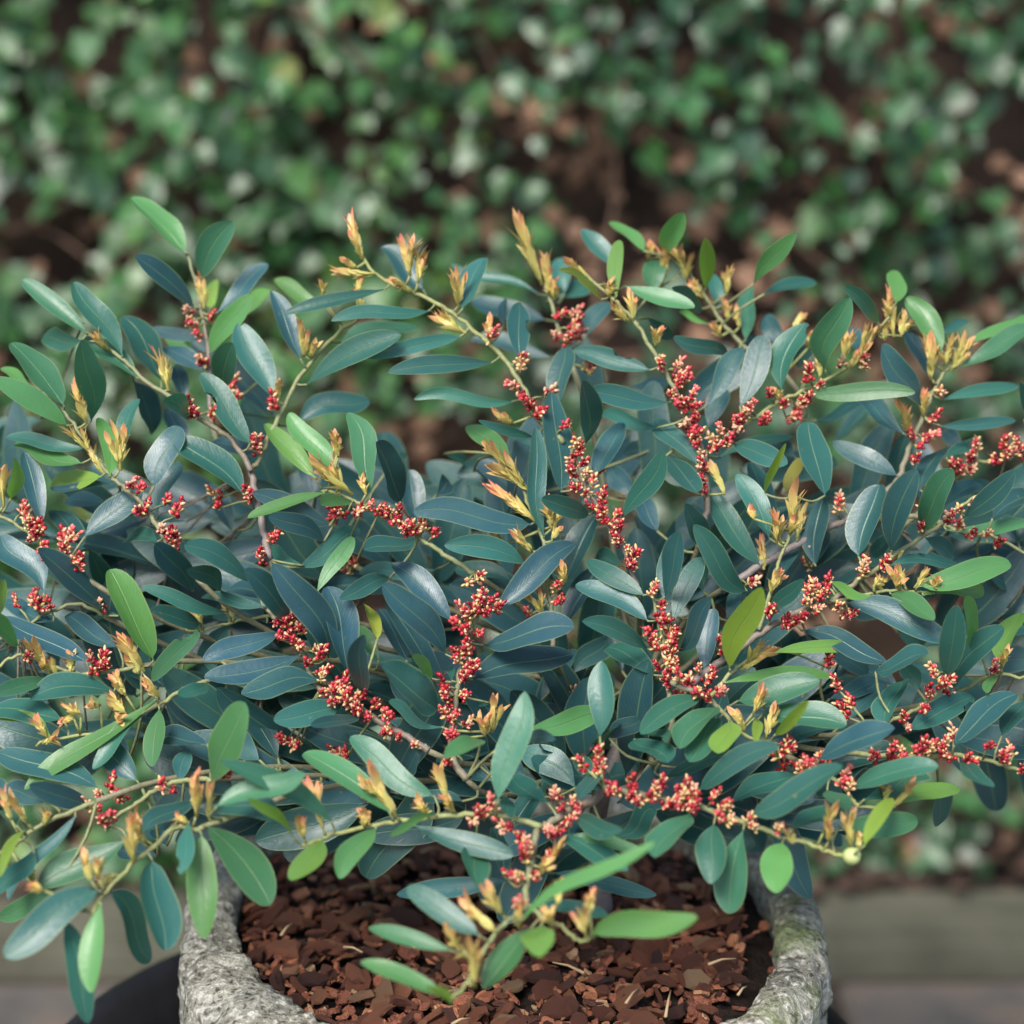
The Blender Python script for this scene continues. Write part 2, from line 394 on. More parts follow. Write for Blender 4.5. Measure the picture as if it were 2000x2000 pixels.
# ------------------------------------------------------------------ stone planter
inner_px = [(460, 1765), (468, 1815), (492, 1866), (545, 1924), (632, 1986), (780, 2052), (985, 2085), (1200, 2062), (1330, 2026), (1420, 1985), (1488, 1925), (1520, 1870), (1516, 1800), (1492, 1722), (1430, 1640), (1260, 1585), (1000, 1566), (750, 1570), (600, 1590), (505, 1645), (472, 1710)]
outer_px = [(362, 1800), (354, 1870), (374, 1955), (470, 2060), (650, 2150), (985, 2200), (1300, 2150), (1480, 2070), (1580, 1990), (1612, 1905), (1606, 1820), (1566, 1735), (1510, 1655), (1400, 1580), (1250, 1535), (1000, 1515), (750, 1520), (560, 1545), (440, 1610), (388, 1710)]
PC = Vector((0.0, .03, 0))
def polar(pxs, Z):
    L = []
    for p in pxs:
        q = PZ(p[0], p[1], Z) - PC; L.append((math.atan2(q.y, q.x) % (2 * math.pi), math.hypot(q.x, q.y)))
    return sorted(L)
PI_, PO_ = polar(inner_px, RIM), polar(outer_px, RIM - .012)
def rad(L, g):
    g %= 2 * math.pi; n = len(L)
    for i in range(n):
        a, b_ = L[i], L[(i + 1) % n]; b0 = b_[0] + (2 * math.pi if i == n - 1 else 0)
        for gg in (g, g + 2 * math.pi):
            if a[0] <= gg <= b0:
                t = (gg - a[0]) / max(1e-6, b0 - a[0]); return a[1] + (b_[1] - a[1]) * t
    return L[0][1]
def srad(L, g): return sum(rad(L, g + d * .05) * w_ for d, w_ in ((-2, .1), (-1, .22), (0, .36), (1, .22), (2, .1)))
MUL = RIM - .013
n = 420; prof = []
for k in range(8): prof.append((0.0, -.055 + .055 * k / 8 - .006 * (k / 8) ** 3, 'i'))
for k in range(13):
    t = k / 12; prof.append((t, .002 * math.sin(t * math.pi) - .010 * t ** 5 - .003 * (1 - t) ** 4, 'r'))
for k in range(1, 24): prof.append((1 + .012 * math.sin(k / 23 * 2.2) - .05 * (k / 23) ** 2, -.014 - .152 * k / 23, 'o'))
V = []; F = []
for (t, dz, kind) in prof:
    for j in range(n):
        g = 2 * math.pi * j / n; ri, ro = srad(PI_, g), srad(PO_, g)
        r = ri + (ro - ri) * t if t <= 1 else ro * t
        if kind == 'o' and t <= 1: r = ro * t
        p = Vector((r * math.cos(g), r * math.sin(g), RIM + dz))
        q = noise.fractal(p * 34, .7, 2.1, 6) * .0048 + noise.noise(p * 9) * .0022
        rid = abs(noise.noise(p * 60)) * .0030
        out = Vector((math.cos(g), math.sin(g), 0))
        if kind == 'i': p -= out * (q * .7)
        elif kind == 'r': p += Vector((0, 0, 1)) * (q - rid) + out * (q * .8 * (t - .4))
        else: p += out * (q * 1.3 - rid * 1.3)
        V.append(p - PC * 0)
for i in range(len(prof) - 1):
    for j in range(n): F.append((i * n + j, i * n + (j + 1) % n, (i + 1) * n + (j + 1) % n, (i + 1) * n + j))
F.append(tuple((len(prof) - 1) * n + (n - 1 - j) for j in range(n)))
base = Vector((PC.x, PC.y, RIM - .166))
b = MB(); b.add([v + PC - base for v in V], F); pl = b.build('stone_planter', M_STONE); pl.location = base
tag(pl, 'rough grey stone planter with mossy rim holding the shrub', 'planter')

# ------------------------------------------------------------------ bark mulch
mulch = bpy.data.objects.new('bark_mulch', None); C.objects.link(mulch); mulch.location = (PC.x, PC.y, MUL - .02)
tag(mulch, 'reddish brown bark chip mulch filling the stone planter', 'mulch')
MO = mulch.location.copy()
def mz(x, y_): return MUL - .006 + .006 * noise.noise(Vector((x * 14, y_ * 14, 3)))
V = [Vector((0, 0, MUL - .004)) + PC - MO]; V[0].z = MUL - .006 - MO.z; F = []; nr, na = 26, 110
for ri in range(1, nr + 1):
    for j in range(na):
        g = 2 * math.pi * j / na; r = (srad(PI_, g) + .004) * ri / nr; x, y_ = PC.x + r * math.cos(g), PC.y + r * math.sin(g)
        z = mz(x, y_) - .004 + .005 * noise.fractal(Vector((x * 90, y_ * 90, 0)), 1, 2, 3) - .006 * max(0, (ri / nr - .85) / .15)
        V.append(Vector((x, y_, z)) - MO)
F += [(0, 1 + j, 1 + (j + 1) % na) for j in range(na)]
for ri in range(nr - 1):
    for j in range(na): F.append((1 + ri * na + j, 1 + (ri + 1) * na + j, 1 + (ri + 1) * na + (j + 1) % na, 1 + ri * na + (j + 1) % na))
b = MB(); b.add(V, F); b.build('soil', M_SOIL, mulch)
def chip_shape(k):
    rs = random.Random(100 + k); bm = bmesh.new(); asp = rs.choice((.45, .6, .75, .9, .3)); th = rs.uniform(.14, .30)
    m_ = rs.randint(5, 8)
    for z in (-1, 1):
        for j in range(m_):
            g = 2 * math.pi * (j + rs.uniform(-.3, .3)) / m_; r = rs.uniform(.75, 1.05)
            bm.verts.new((r * math.cos(g) * .5, r * math.sin(g) * .5 * asp, z * th * .5 * rs.uniform(.5, 1) + .05 * math.cos(g)))
    bmesh.ops.convex_hull(bm, input=bm.verts[:]); 
    for v in [v for v in bm.verts if not v.link_faces]: bm.verts.remove(v)
    raw = bmesh.new(); bm.verts.index_update(); tmp = bpy.data.meshes.new('t'); bm.to_mesh(tmp); raw.free()
    VV = [v.co.copy() for v in tmp.vertices]; FF = [tuple(p.vertices) for p in tmp.polygons]; bpy.data.meshes.remove(tmp)
    bmesh.ops.subdivide_edges(bm, edges=bm.edges[:], cuts=1, use_grid_fill=True)
    for v in bm.verts: v.co += Vector((noise.noise(v.co * 3 + Vector((k, 0, 0))), noise.noise(v.co * 3 + Vector((0, k, 0))), noise.noise(v.co * 4 + Vector((0, 0, k))) * .7)) * .09
    bm.verts.index_update(); me = bpy.data.meshes.new('bark_chip'); bm.to_mesh(me); bm.free(); me.materials.append(M_CHIP); return me, VV, FF
CH = [chip_shape(k) for k in range(28)]
rs = random.Random(5); rest = MB(); chips = []
while len(chips) < 2300:
    g = rs.uniform(0, 2 * math.pi); ri = srad(PI_, g); r = ri * math.sqrt(rs.random()) * .985
    # thinner cover beside the right-hand wall where dark soil shows
    x, y_ = PC.x + r * math.cos(g), PC.y + r * math.sin(g)
    if r / ri > .86 and (x > .08) and rs.random() < .85: continue
    s = min(.030, max(.006, rs.lognormvariate(math.log(.0102), .45)))
    if r + s * .35 > ri: continue
    chips.append((x, y_, s))
chips.sort(key=lambda c: -c[2] * (1.3 if c[1] < .08 else .6))
for i, (x, y_, s) in enumerate(chips):
    k = rs.randrange(28); me, VV, FF = CH[k]
    if i < 300: z = mz(x, y_) + .004 + rs.random() * .006
    else: z = mz(x, y_) + rs.random() * .007
    mw = Matrix.Translation(Vector((x, y_, z)) - MO) @ Matrix.Rotation(rs.uniform(0, 6.3), 4, 'Z') @ Matrix.Rotation(rs.gauss(0, .45), 4, 'X') @ Matrix.Rotation(rs.gauss(0, .42), 4, 'Y') @ Matrix.Diagonal((s, s, s, 1))
    if i < 300: ob('bark_chip', me, mulch, mw)
    else: rest.add([mw @ v for v in VV], FF, {'rnd': rs.random()})
tag(rest.build('small_bark_chips', M_CHIP, mulch, smooth=False), kind='stuff')
for px, py, ang, L in ((1110, 1890, 2.6, .022), (1235, 1945, 1.1, .019), (1410, 1878, .3, .018), (1305, 1960, 1.4, .03), (690, 1855, -.7, .016), (800, 1845, 2.5, .010), (900, 1995, .5, .012), (560, 1815, 1.2, .016), (840, 1660, .4, .014), (1450, 1935, 1.0, .012)):
    p = PZ(px, py, MUL + .010) - MO; b = MB(); d = Vector((math.cos(ang), math.sin(ang), .08)) * L * .5
    b.tube([p - d, p + Vector((0, 0, .0015)), p + d], .0011, .0005, 5); b.build('splinter', M_STRAW, mulch)
# ------------------------------------------------------------------ the shrub
# sightings in nine windows of the photograph: origin and scale of each window
TILE = {'A': (0, 350, 700 / 1932), 'B': (650, 350, 700 / 1932), 'C': (1300, 350, 700 / 1932), 'D': (0, 1000, 700 / 1932), 'E': (650, 1000, 700 / 1932),
        'F': (1300, 1000, 700 / 1932), 'G': (0, 1500, 700 / 1932), 'H': (650, 1500, 650 / 1932), 'I': (1300, 1500, 700 / 1932)}
def full(t, x, y_): o = TILE[t]; return o[0] + x * o[2], o[1] + y_ * o[2]
# twigs: window, points from the older end to the tip, (radius mm old, tip), age (old, tip), depth offset
TWIGS = [
 ('A', '1450,2050 1430,1932 1390,1760 1355,1570', 2.6, 2.1, .9, .7, 0),
 ('A', '1355,1570 1400,1500 1500,1290 1620,1060 1830,820 1930,760', 1.9, 1.1, .5, .1, 0),
 ('A', '1355,1570 1250,1410 1050,1270 790,1090 650,960 470,830 440,770', 1.9, .9, .7, .1, -.01),
 ('A', '1010,2100 860,1900 770,1750 640,1640 560,1560 450,1400 340,1240 215,1110', 1.8, .9, .4, .4, -.01),
 ('A', '1130,1250 1120,920 1090,720 1060,570 1010,400', 1.6, .8, .8, .3, .02),
 ('D', '420,330 240,190 150,110 0,20 -60,-20', 1.5, .9, .3, .2, 0),
 ('B', '1240,1420 1090,1270 1020,1110 880,920 780,830 640,720 500,640 330,570 220,500 110,330', 1.9, 1.0, .3, .05, -.01),
 ('B', '1290,1000 1230,860 1190,700 1130,560 1050,400', 1.7, .9, .6, .05, .02),
 ('C', '210,1850 225,1700 205,1490 140,1350 100,1250 40,1110 -40,970 -150,790 -210,720 -300,630 -490,460', 2.2, .9, .7, .05, 0),
 ('C', '215,1490 310,1400 420,1330 560,1230 720,1150 860,1080 1000,1000 1130,830', 1.8, .9, .3, .05, 0),
 ('F', '300,420 650,205 990,25 1110,-60 1180,-110', 2.6, 2.2, .9, .8, .02),
 ('C', '1180,1690 1260,1600 1320,1430 1400,1250 1460,1110 1530,1000 1640,870', 2.2, .9, .7, .1, .02),
 ('C', '640,1050 430,900 330,800 230,660 180,580 60,400', 1.6, .9, .5, .05, .04),
 ('C', '1500,1680 1640,1540 1770,1520 1950,1490 2050,1450', 1.5, 1.0, .2, .3, .03),
 ('E', '1640,420 1605,290 1560,180 1480,50 1380,-110 1310,-230 1290,-340', 2.0, 1.1, .8, .5, 0),
 ('E', '1190,760 1180,570 1160,370 1130,130 1060,-30 1000,-190 900,-310', 1.7, .8, .6, .1, .01),
 ('E', '760,330 620,240 490,150 330,50 170,-30 60,-90 -60,-120', 1.7, .9, .4, .1, 0),
 ('E', '520,1290 380,1200 240,1120 100,1020 -70,960 -200,670 -300,580 -380,500', 2.3, 1.3, .7, .5, 0),
 ('D', '1480,560 1320,580 1200,610 1080,640', 1.3, .8, .3, .1, .02),
 ('D', '1250,860 1060,930 980,960 850,1040 700,1120 600,1180 270,1225 200,1260', 1.6, .8, .3, .05, -.01),
 ('D', '1150,1440 980,1450 850,1490 740,1570 620,1650 570,1720', 1.7, 1.1, .25, .25, 0),
 ('D', '980,1450 860,1455 700,1490 560,1550 480,1580', 1.3, .9, .25, .2, .01),
 ('D', '520,1560 330,1640 200,1700 80,1790 0,1840 -60,1880', 1.6, .9, .3, .15, -.01),
 ('G', '1330,230 1060,330 960,310 830,420 700,530 550,690 500,780', 1.9, 1.1, .3, .1, -.02),
 ('D', '560,560 420,495 250,550 100,640', 1.3, .9, .3, .3, .02),
 ('D', '760,830 600,860 400,870 120,770 0,830 -60,860', 1.4, .9, .3, .1, 0),
 ('E', '720,1440 650,1330 640,1200 655,1060 690,850 720,690 770,580 790,480', 2.3, 1.2, .6, .35, 0),
 ('E', '1790,1300 1830,1120 1815,1010 1800,850 1780,700 1740,520 1710,400', 1.9, 1.0, .5, .3, 0),
 ('E', '1460,1500 1400,1560 1290,1600 1200,1660 1130,1700', 2.6, 2.2, .7, .5, -.01),
 ('E', '1130,1700 940,1640 750,1630 520,1650 280,1680 0,1740 -160,1800', 2.0, 1.1, .25, .02, -.01),
 ('H', '1190,360 1165,450 1150,520 1130,650 1120,760 1140,800', 2.2, 1.7, .5, .3, -.01),
 ('H', '1140,800 990,910 920,1000 870,1080 800,1220 690,1340', 1.5, 1.0, .4, .1, -.01),
 ('H', '1140,800 1250,890 1330,920 1420,1000 1520,985', 1.4, .9, .3, .05, -.01),
 ('I', '-330,110 -170,140 0,170 200,210 350,270 500,320 640,380 760,400 870,450 985,470', 2.1, 1.2, .5, .02, -.02),
 ('F', '-60,1080 160,910 330,780 520,650 750,520 900,470 1000,400 1130,310 1300,190 1480,70 1580,-20 1700,-100', 2.6, 1.0, .9, .1, 0),
 ('F', '880,480 1060,450 1190,430 1350,430 1450,440', 1.3, .8, .3, .1, -.01),
 ('F', '500,640 560,450 600,300 650,170 700,40 710,-80', 1.4, .8, .3, .05, -.01),
 ('F', '60,930 220,1000 290,1060 360,1140 440,1210 560,1240', 1.9, 1.0, .6, .1, -.02),
 ('F', '240,1000 350,870 460,790 590,730', 1.4, .9, .2, .3, -.02),
 ('F', '1100,1170 1300,1090 1410,1020 1480,960 1510,880', 1.5, .8, .25, .2, 0),
 ('F', '880,1290 1120,1310 1400,1320 1550,1310 1740,1340 1900,1390 2020,1420', 1.8, 1.1, .2, .3, 0),
 ('F', '1560,980 1720,890 1790,870 1932,890 2050,900', 1.4, .9, .2, .1, .02),
 ('F', '820,1400 960,1480 1000,1540 1060,1590 1230,1580', 1.5, .9, .3, .1, -.01),
 ('F', '1490,60 1620,120 1750,130 1900,200 2020,260', 1.4, .9, .3, .3, .01),
]
LEAVES = {
'A': '''1000,400,705,95,130,2 1085,530,1250,235,165,1 1050,690,735,410,120,.3 1170,720,1445,455,110,.2 1140,700,1165,540,80,2.6b 1130,940,1350,620,120,1.7 1300,740,1450,590,90,2b
1110,860,820,800,80,0b 1050,930,890,860,70,2b 1120,1030,880,900,110,.1b 470,830,120,540,110,1.4 660,955,400,550,150,1.1 440,870,225,860,130,1.2 740,1075,450,850,120,1b
490,1310,450,865,165,1.1 870,1090,665,735,170,.8b 720,1085,830,1370,140,.2b 1010,1290,890,1195,110,1 345,1225,60,880,160,1.5 365,1330,-30,1070,130,1.4 215,1150,0,1020,60,2.1
450,1530,70,1430,110,2 470,1450,30,1390,80,1b 550,1600,270,1640,130,2.6 590,1600,540,1280,110,1.8 650,1500,745,1180,90,1 455,1930,765,1665,150,.5 830,1660,950,1325,170,.3
850,1820,960,1520,110,.3b 1310,1700,950,1400,170,.9 1350,1430,1080,1045,150,1 1215,1140,1250,885,150,1 1480,1190,1290,770,190,.7 1620,970,1460,600,120,.3 1760,690,1475,540,90,2.1b
1600,1330,1990,1185,150,.6b 1700,1610,1430,1315,120,2.2 1830,1600,1560,1255,130,2 1750,1690,1335,1825,70,1.9 1780,1870,1360,1690,130,.1 230,1870,130,1470,130,.2 60,1720,75,1510,80,2.2
570,1740,350,1735,90,.1b 420,2010,300,1775,150,.3 640,1660,270,1655,50,.3b 1900,1740,1730,1755,80,1.8 1690,1720,1640,1500,140,.1B 1250,1900,1130,1640,120,.1B 1000,1450,900,1240,120,0B 1380,1500,1130,1420,110,0B 1000,1200,950,1000,100,0B 1480,1000,1380,900,70,.2B''',
'B': '''280,595,-265,720,80,1 520,710,-5,762,85,.9 -144,1110,365,835,150,.9 40,880,455,785,80,1b 490,600,255,365,130,.2b 700,700,820,420,140,.5 1110,620,640,450,65,.9b 690,850,185,955,90,.8
860,990,300,1040,115,.7 970,1200,440,1190,80,.9 1010,970,1010,660,145,.3 1150,760,750,650,120,.1B 1180,960,740,870,100,.1B 920,790,930,640,60,.1b 1715,1030,1295,920,120,.6 1220,1220,1250,905,150,.4
1820,1200,1370,1140,130,.7 1360,1430,1355,1090,130,.6 1750,1340,1440,1270,90,1 1400,1600,1560,1310,140,.2 1555,1830,1780,1460,140,.7 1230,1690,1180,1145,170,.2 1140,1930,1090,1340,120,.9
1080,1390,790,1300,60,.9 1080,1440,880,1330,50,.7 960,1500,720,1330,120,2 1075,1860,435,1800,160,.2 210,1690,80,1255,160,1.4 370,1740,235,1420,150,.1 470,1870,410,1565,150,.1b
760,1570,1050,1690,110,.1B 1380,1810,1135,1720,120,.8 1540,470,1340,270,110,1b 1680,390,1495,225,70,2 1790,410,1890,185,120,1.9 1530,630,1540,325,95,2.4 1450,650,1220,490,55,3 1720,600,1740,430,140,1.2b
1570,575,1950,690,100,1.7 1210,640,1400,540,120,.9B 1250,610,1230,420,130,.9B 1380,840,1490,660,120,.2b 1700,750,1830,860,90,.7b 1600,1120,1810,1080,90,.1B 1800,1420,1560,1480,120,.1B
1640,1700,1500,1560,130,.1B 1000,1700,770,1520,120,.1B 1750,1900,1650,1700,120,.2b 600,1480,760,1540,60,.9B 560,1700,640,1640,120,.1b 1900,1660,1790,1480,130,.8b 300,1560,390,1470,60,.9B''',
'C': '''340,950,50,850,95,.6 430,870,470,580,110,1.1 475,565,700,290,110,1.9 530,620,810,550,80,1 290,720,260,510,90,1b 200,700,40,590,80,1.1 215,590,215,320,95,2.7 240,780,70,710,40,2 225,1220,425,910,130,.3
400,1230,530,840,160,.5 630,1140,750,770,160,.9 860,1030,985,640,170,1.1 640,900,540,730,120,.1b 1150,770,970,585,90,1 1240,670,1240,490,110,2.2 1490,930,1290,635,140,1.9 1480,830,1640,770,60,.9b
1640,880,1950,725,70,1.9 1570,1020,1990,790,110,1.5 1380,1230,1175,885,140,.4 1420,1060,1300,820,110,.2b 765,1160,1345,1150,110,1.7 1490,1190,1910,1110,80,.8 1480,1330,1890,1300,75,.8 1280,1370,1000,1170,110,.2
810,1300,1060,1210,70,.7b 1250,1600,900,1410,120,.2 860,1710,770,1305,180,.9 1050,930,1000,800,90,.2B 370,1430,655,1530,130,.7 290,1500,690,1380,70,.9b 170,1540,-50,1285,130,.9 0,1490,170,1680,130,.5
230,1340,330,1130,130,.1b 1370,1680,1510,1440,120,.2 1510,1500,1700,1400,80,.8 1215,2004,1350,1570,170,.2 1370,1905,1550,1570,160,1.2 1040,2040,1150,1645,185,.1 810,2090,845,1715,160,.1
560,1940,385,1585,140,1 510,2080,220,1660,150,.9 1610,1820,1880,1570,130,.3 1760,1830,1990,1680,130,.3 1510,1890,1980,1850,80,1.6 535,1700,640,1430,45,3 650,1690,720,1500,80,3.6b 560,1900,460,1520,130,.2b
230,1990,110,1750,130,.6 1590,1640,1790,1700,90,.3b 1932,1300,1920,1100,60,.8 1500,1760,1700,1640,110,.1B 1900,1960,1800,1820,110,.2b 700,1500,560,1400,110,.1B 1600,1450,1500,1330,100,.1B 830,900,700,1000,90,.3B''',
'D': '''235,440,10,120,180,.2 600,550,205,200,150,0 480,200,570,420,120,.5b 720,420,600,130,190,.1B 1040,430,840,170,150,.3 850,160,670,150,100,.9 1350,380,1000,180,130,.7 1190,430,1010,310,110,.6
1750,160,1450,20,120,.2 1640,290,1420,210,90,.8 1610,300,1940,90,130,.8 1710,430,1900,130,100,1.5 1560,590,1320,310,150,0 1770,790,1480,280,200,0 1520,480,1215,420,110,0 1880,880,1765,400,190,0
1520,640,1095,800,130,0 1620,770,1100,890,140,0 1740,920,1300,970,160,.4 1840,1050,1475,1120,150,.6 1932,1100,1680,1150,70,.2 1260,920,1260,1105,140,0b 830,805,595,305,180,2.1 1220,540,765,405,90,.9
1430,510,1080,460,70,.7 1440,600,1230,540,120,.1 1080,600,820,530,110,.6 640,560,470,570,40,.8 470,810,15,565,140,0 640,730,360,550,130,0 290,590,10,480,100,.1 100,720,-60,560,100,1.6 0,560,20,370,90,2.6
810,915,1075,650,110,1.4 1250,600,1070,860,150,.7b 1110,920,970,990,90,1 620,970,165,1000,150,.7 270,900,-30,980,90,1.2 340,1120,-40,1060,150,.9 270,1210,-20,1060,90,2.8 840,1010,130,1495,105,1.9f
860,1060,820,1370,120,1.8 790,1090,495,1380,90,1.1 520,1200,380,1340,120,.8b 530,1490,-10,1290,170,.1 740,1450,540,1220,170,.1b 500,1590,160,1470,130,.1 260,1560,0,1510,130,.1b 1120,1250,820,1225,120,.1
1140,1450,1310,1030,190,1.7f 1165,1590,1640,1400,130,1.4f 1030,1560,765,1720,110,.4 1140,1590,1480,1660,150,1 970,1450,1010,1290,110,.6b 1400,1340,1280,1180,140,.4b 1500,1330,1350,1080,150,.2B
1700,1330,1450,1200,150,.1B 900,950,700,830,110,.2B 1200,1010,1000,1160,130,.1B 1660,1450,1420,1350,110,.3B 700,1330,560,1180,120,0B 880,830,960,660,90,.2B''',
'E': '''440,145,170,205,110,.5 1040,280,605,175,140,.7 310,355,40,465,110,.8 560,310,140,330,100,.7b 645,590,315,275,160,.1 610,770,275,385,170,.1 960,370,665,300,110,.7b 880,520,1310,165,170,0
1240,390,1425,10,150,.4b 810,720,1295,620,170,0 750,905,1290,760,190,.2 570,1065,265,830,200,.6 610,960,290,480,130,0b 400,800,250,520,120,0b 150,970,170,670,130,.1 530,900,430,780,80,1.7
250,800,140,610,90,1.7b 240,690,170,490,70,3.3 640,910,640,840,60,.9 1700,590,1310,385,130,.4 1680,450,1370,255,120,.9 1700,740,1350,590,120,.8 1730,880,1480,720,140,.9 1560,290,1420,220,110,.8b
1790,460,1870,110,130,.3 1250,620,1420,290,130,.2b 1120,1020,1320,740,120,.1b 1300,870,1480,680,150,.5b 1440,1215,1450,800,160,.9 890,1560,1030,965,180,1.2f 1050,1170,1445,1085,150,1.8f
800,1230,605,1320,100,1.6f 550,1530,90,1215,160,1.2 310,1625,-155,1290,150,1.4 590,1160,295,1020,70,.8 600,1260,295,1120,130,.2b 1040,1230,1190,1225,80,.2 850,1030,690,1030,40,.9 1160,1570,965,1420,140,1.1
1310,1490,1020,1270,190,.6b 860,1450,670,1330,130,.2b 930,1530,960,1650,80,1 440,1690,975,1850,130,.9 555,1635,310,1745,50,2 1470,1500,1310,1320,100,.9 1400,1410,1340,1545,100,.7 1490,1220,1660,1110,120,.3b
1620,1225,1800,1350,130,1.3 1700,1190,1800,1240,70,1 1310,1650,1560,1710,120,.9 1520,1750,1745,1600,150,.8 1235,1740,1590,1932,130,.9 1100,1150,930,1000,120,0B 1500,1000,1380,1180,110,.1B 500,1250,380,1400,120,.1B
1050,1450,900,1330,130,.1B 300,1450,90,1330,120,.1B 750,1350,600,1470,110,.2B 1000,700,900,560,110,0B 1560,860,1480,620,100,.1B 1270,1130,1100,1040,100,.1b 1850,560,1932,270,110,.2b 700,1560,480,1500,90,.3b 1900,1360,1750,1290,80,.7b''',
'F': '''440,430,155,75,150,1 40,590,190,240,130,.8 200,430,230,220,70,.9b 70,750,245,465,120,.2 -10,470,50,120,110,.3 210,850,260,520,130,0b 340,590,400,410,80,.1b 345,850,510,405,165,3f 560,590,740,360,90,.9
580,760,1015,725,80,2.5 320,920,905,885,80,2.3 385,1020,830,905,170,1.3 520,1090,975,1145,150,1.2 275,1050,80,1270,140,1.3 290,1110,125,1345,160,1.2 340,1130,285,1300,150,2.6 590,1200,765,1020,70,3.1
480,1110,490,1240,60,2.8 890,375,1110,450,60,2.2 1210,290,1590,285,90,.6 1360,400,1865,275,150,1.8 1385,450,1725,415,110,2.2 1210,440,1450,580,110,1.8 970,490,1550,690,160,.1 730,640,1195,800,130,.2
870,760,1120,890,110,.1b 1130,860,1410,770,120,.2 1250,650,1400,760,120,.8B 1360,960,1290,830,110,.9b 1510,890,1570,505,150,.9 1545,960,1815,620,150,.4 1690,720,1610,470,90,2 1805,820,1910,540,130,2.2
1760,870,1735,975,60,1.8 880,1010,1160,910,110,.2b 980,1120,1170,920,90,.3b 1180,1170,1265,905,150,.7 1310,1180,1660,990,150,.6 1555,1260,1890,975,150,.6 1810,1210,1990,1010,130,.7 820,1340,1230,1160,150,.2
700,1240,1020,1170,90,.5b 600,1250,900,1160,80,.6b 180,1500,610,1265,130,.9 0,1430,350,1310,100,.7b 460,1630,955,1375,160,.9 350,1570,700,1420,130,.9b 1000,1490,1465,1365,120,1.1 1070,1550,1430,1430,130,1.2
1240,1580,1585,1485,110,2.3 1470,1470,1475,1690,120,.6b 1580,1350,1775,1475,80,.9 870,1500,985,1600,90,1.2 680,1710,980,1610,110,1.1 930,1700,1365,1665,150,1.4 190,1005,-135,1195,130,1.2 130,1620,-55,1860,160,1.2
700,900,500,1000,120,.2B 1050,1000,850,1120,120,.1B 650,1500,500,1480,100,.3B 400,1300,300,1440,110,.2B 1250,930,1060,830,100,.1B 120,420,260,320,100,.2B 640,330,700,180,90,.3b 880,620,760,780,110,.1B
1200,560,1000,520,110,0B 1400,140,1560,240,110,.6b 1700,300,1870,410,90,.7b 1250,130,1100,220,100,.5b''',
'G': '''410,255,45,715,80,.5 690,380,210,640,180,1.2 540,660,20,1010,200,1.2 190,460,-40,690,120,1 330,610,-20,810,110,1.6b 545,730,490,1210,135,1.9f 350,810,480,1375,150,1 590,660,815,1040,160,.7b 820,490,890,985,210,1
1020,290,970,570,100,.9 1085,350,1100,920,180,2.2f 1110,310,1460,735,220,1.6 1790,290,1190,-40,130,1.3 1580,380,1340,160,60,2.9 1740,385,1570,605,140,2.3 130,340,0,580,60,2.7 90,310,0,230,100,1 900,420,840,330,90,.2B 60,200,-20,60,110,.2B 850,480,640,430,110,.1B''',
'H': '''250,350,40,640,150,1.8 1335,430,1810,480,80,1.9 1280,610,1880,735,110,.5b 1100,880,1860,420,90,2f 1160,800,1600,840,90,.9b 1500,960,2115,862,170,2.2f 1150,930,870,1280,170,1.5 1205,920,1200,1095,190,2.4
850,970,430,690,150,1.1 690,1060,205,925,110,1.5 690,1340,160,1120,110,2 690,1370,550,1265,60,2.8 830,490,850,690,170,1 1020,650,365,735,130,.3b 990,620,940,340,110,.2b 1500,200,1380,330,90,.3B''',
'I': '''260,300,240,625,180,1.1 420,330,335,785,200,1.2 630,400,600,670,190,1.9 1070,420,1215,150,100,3f''',
}
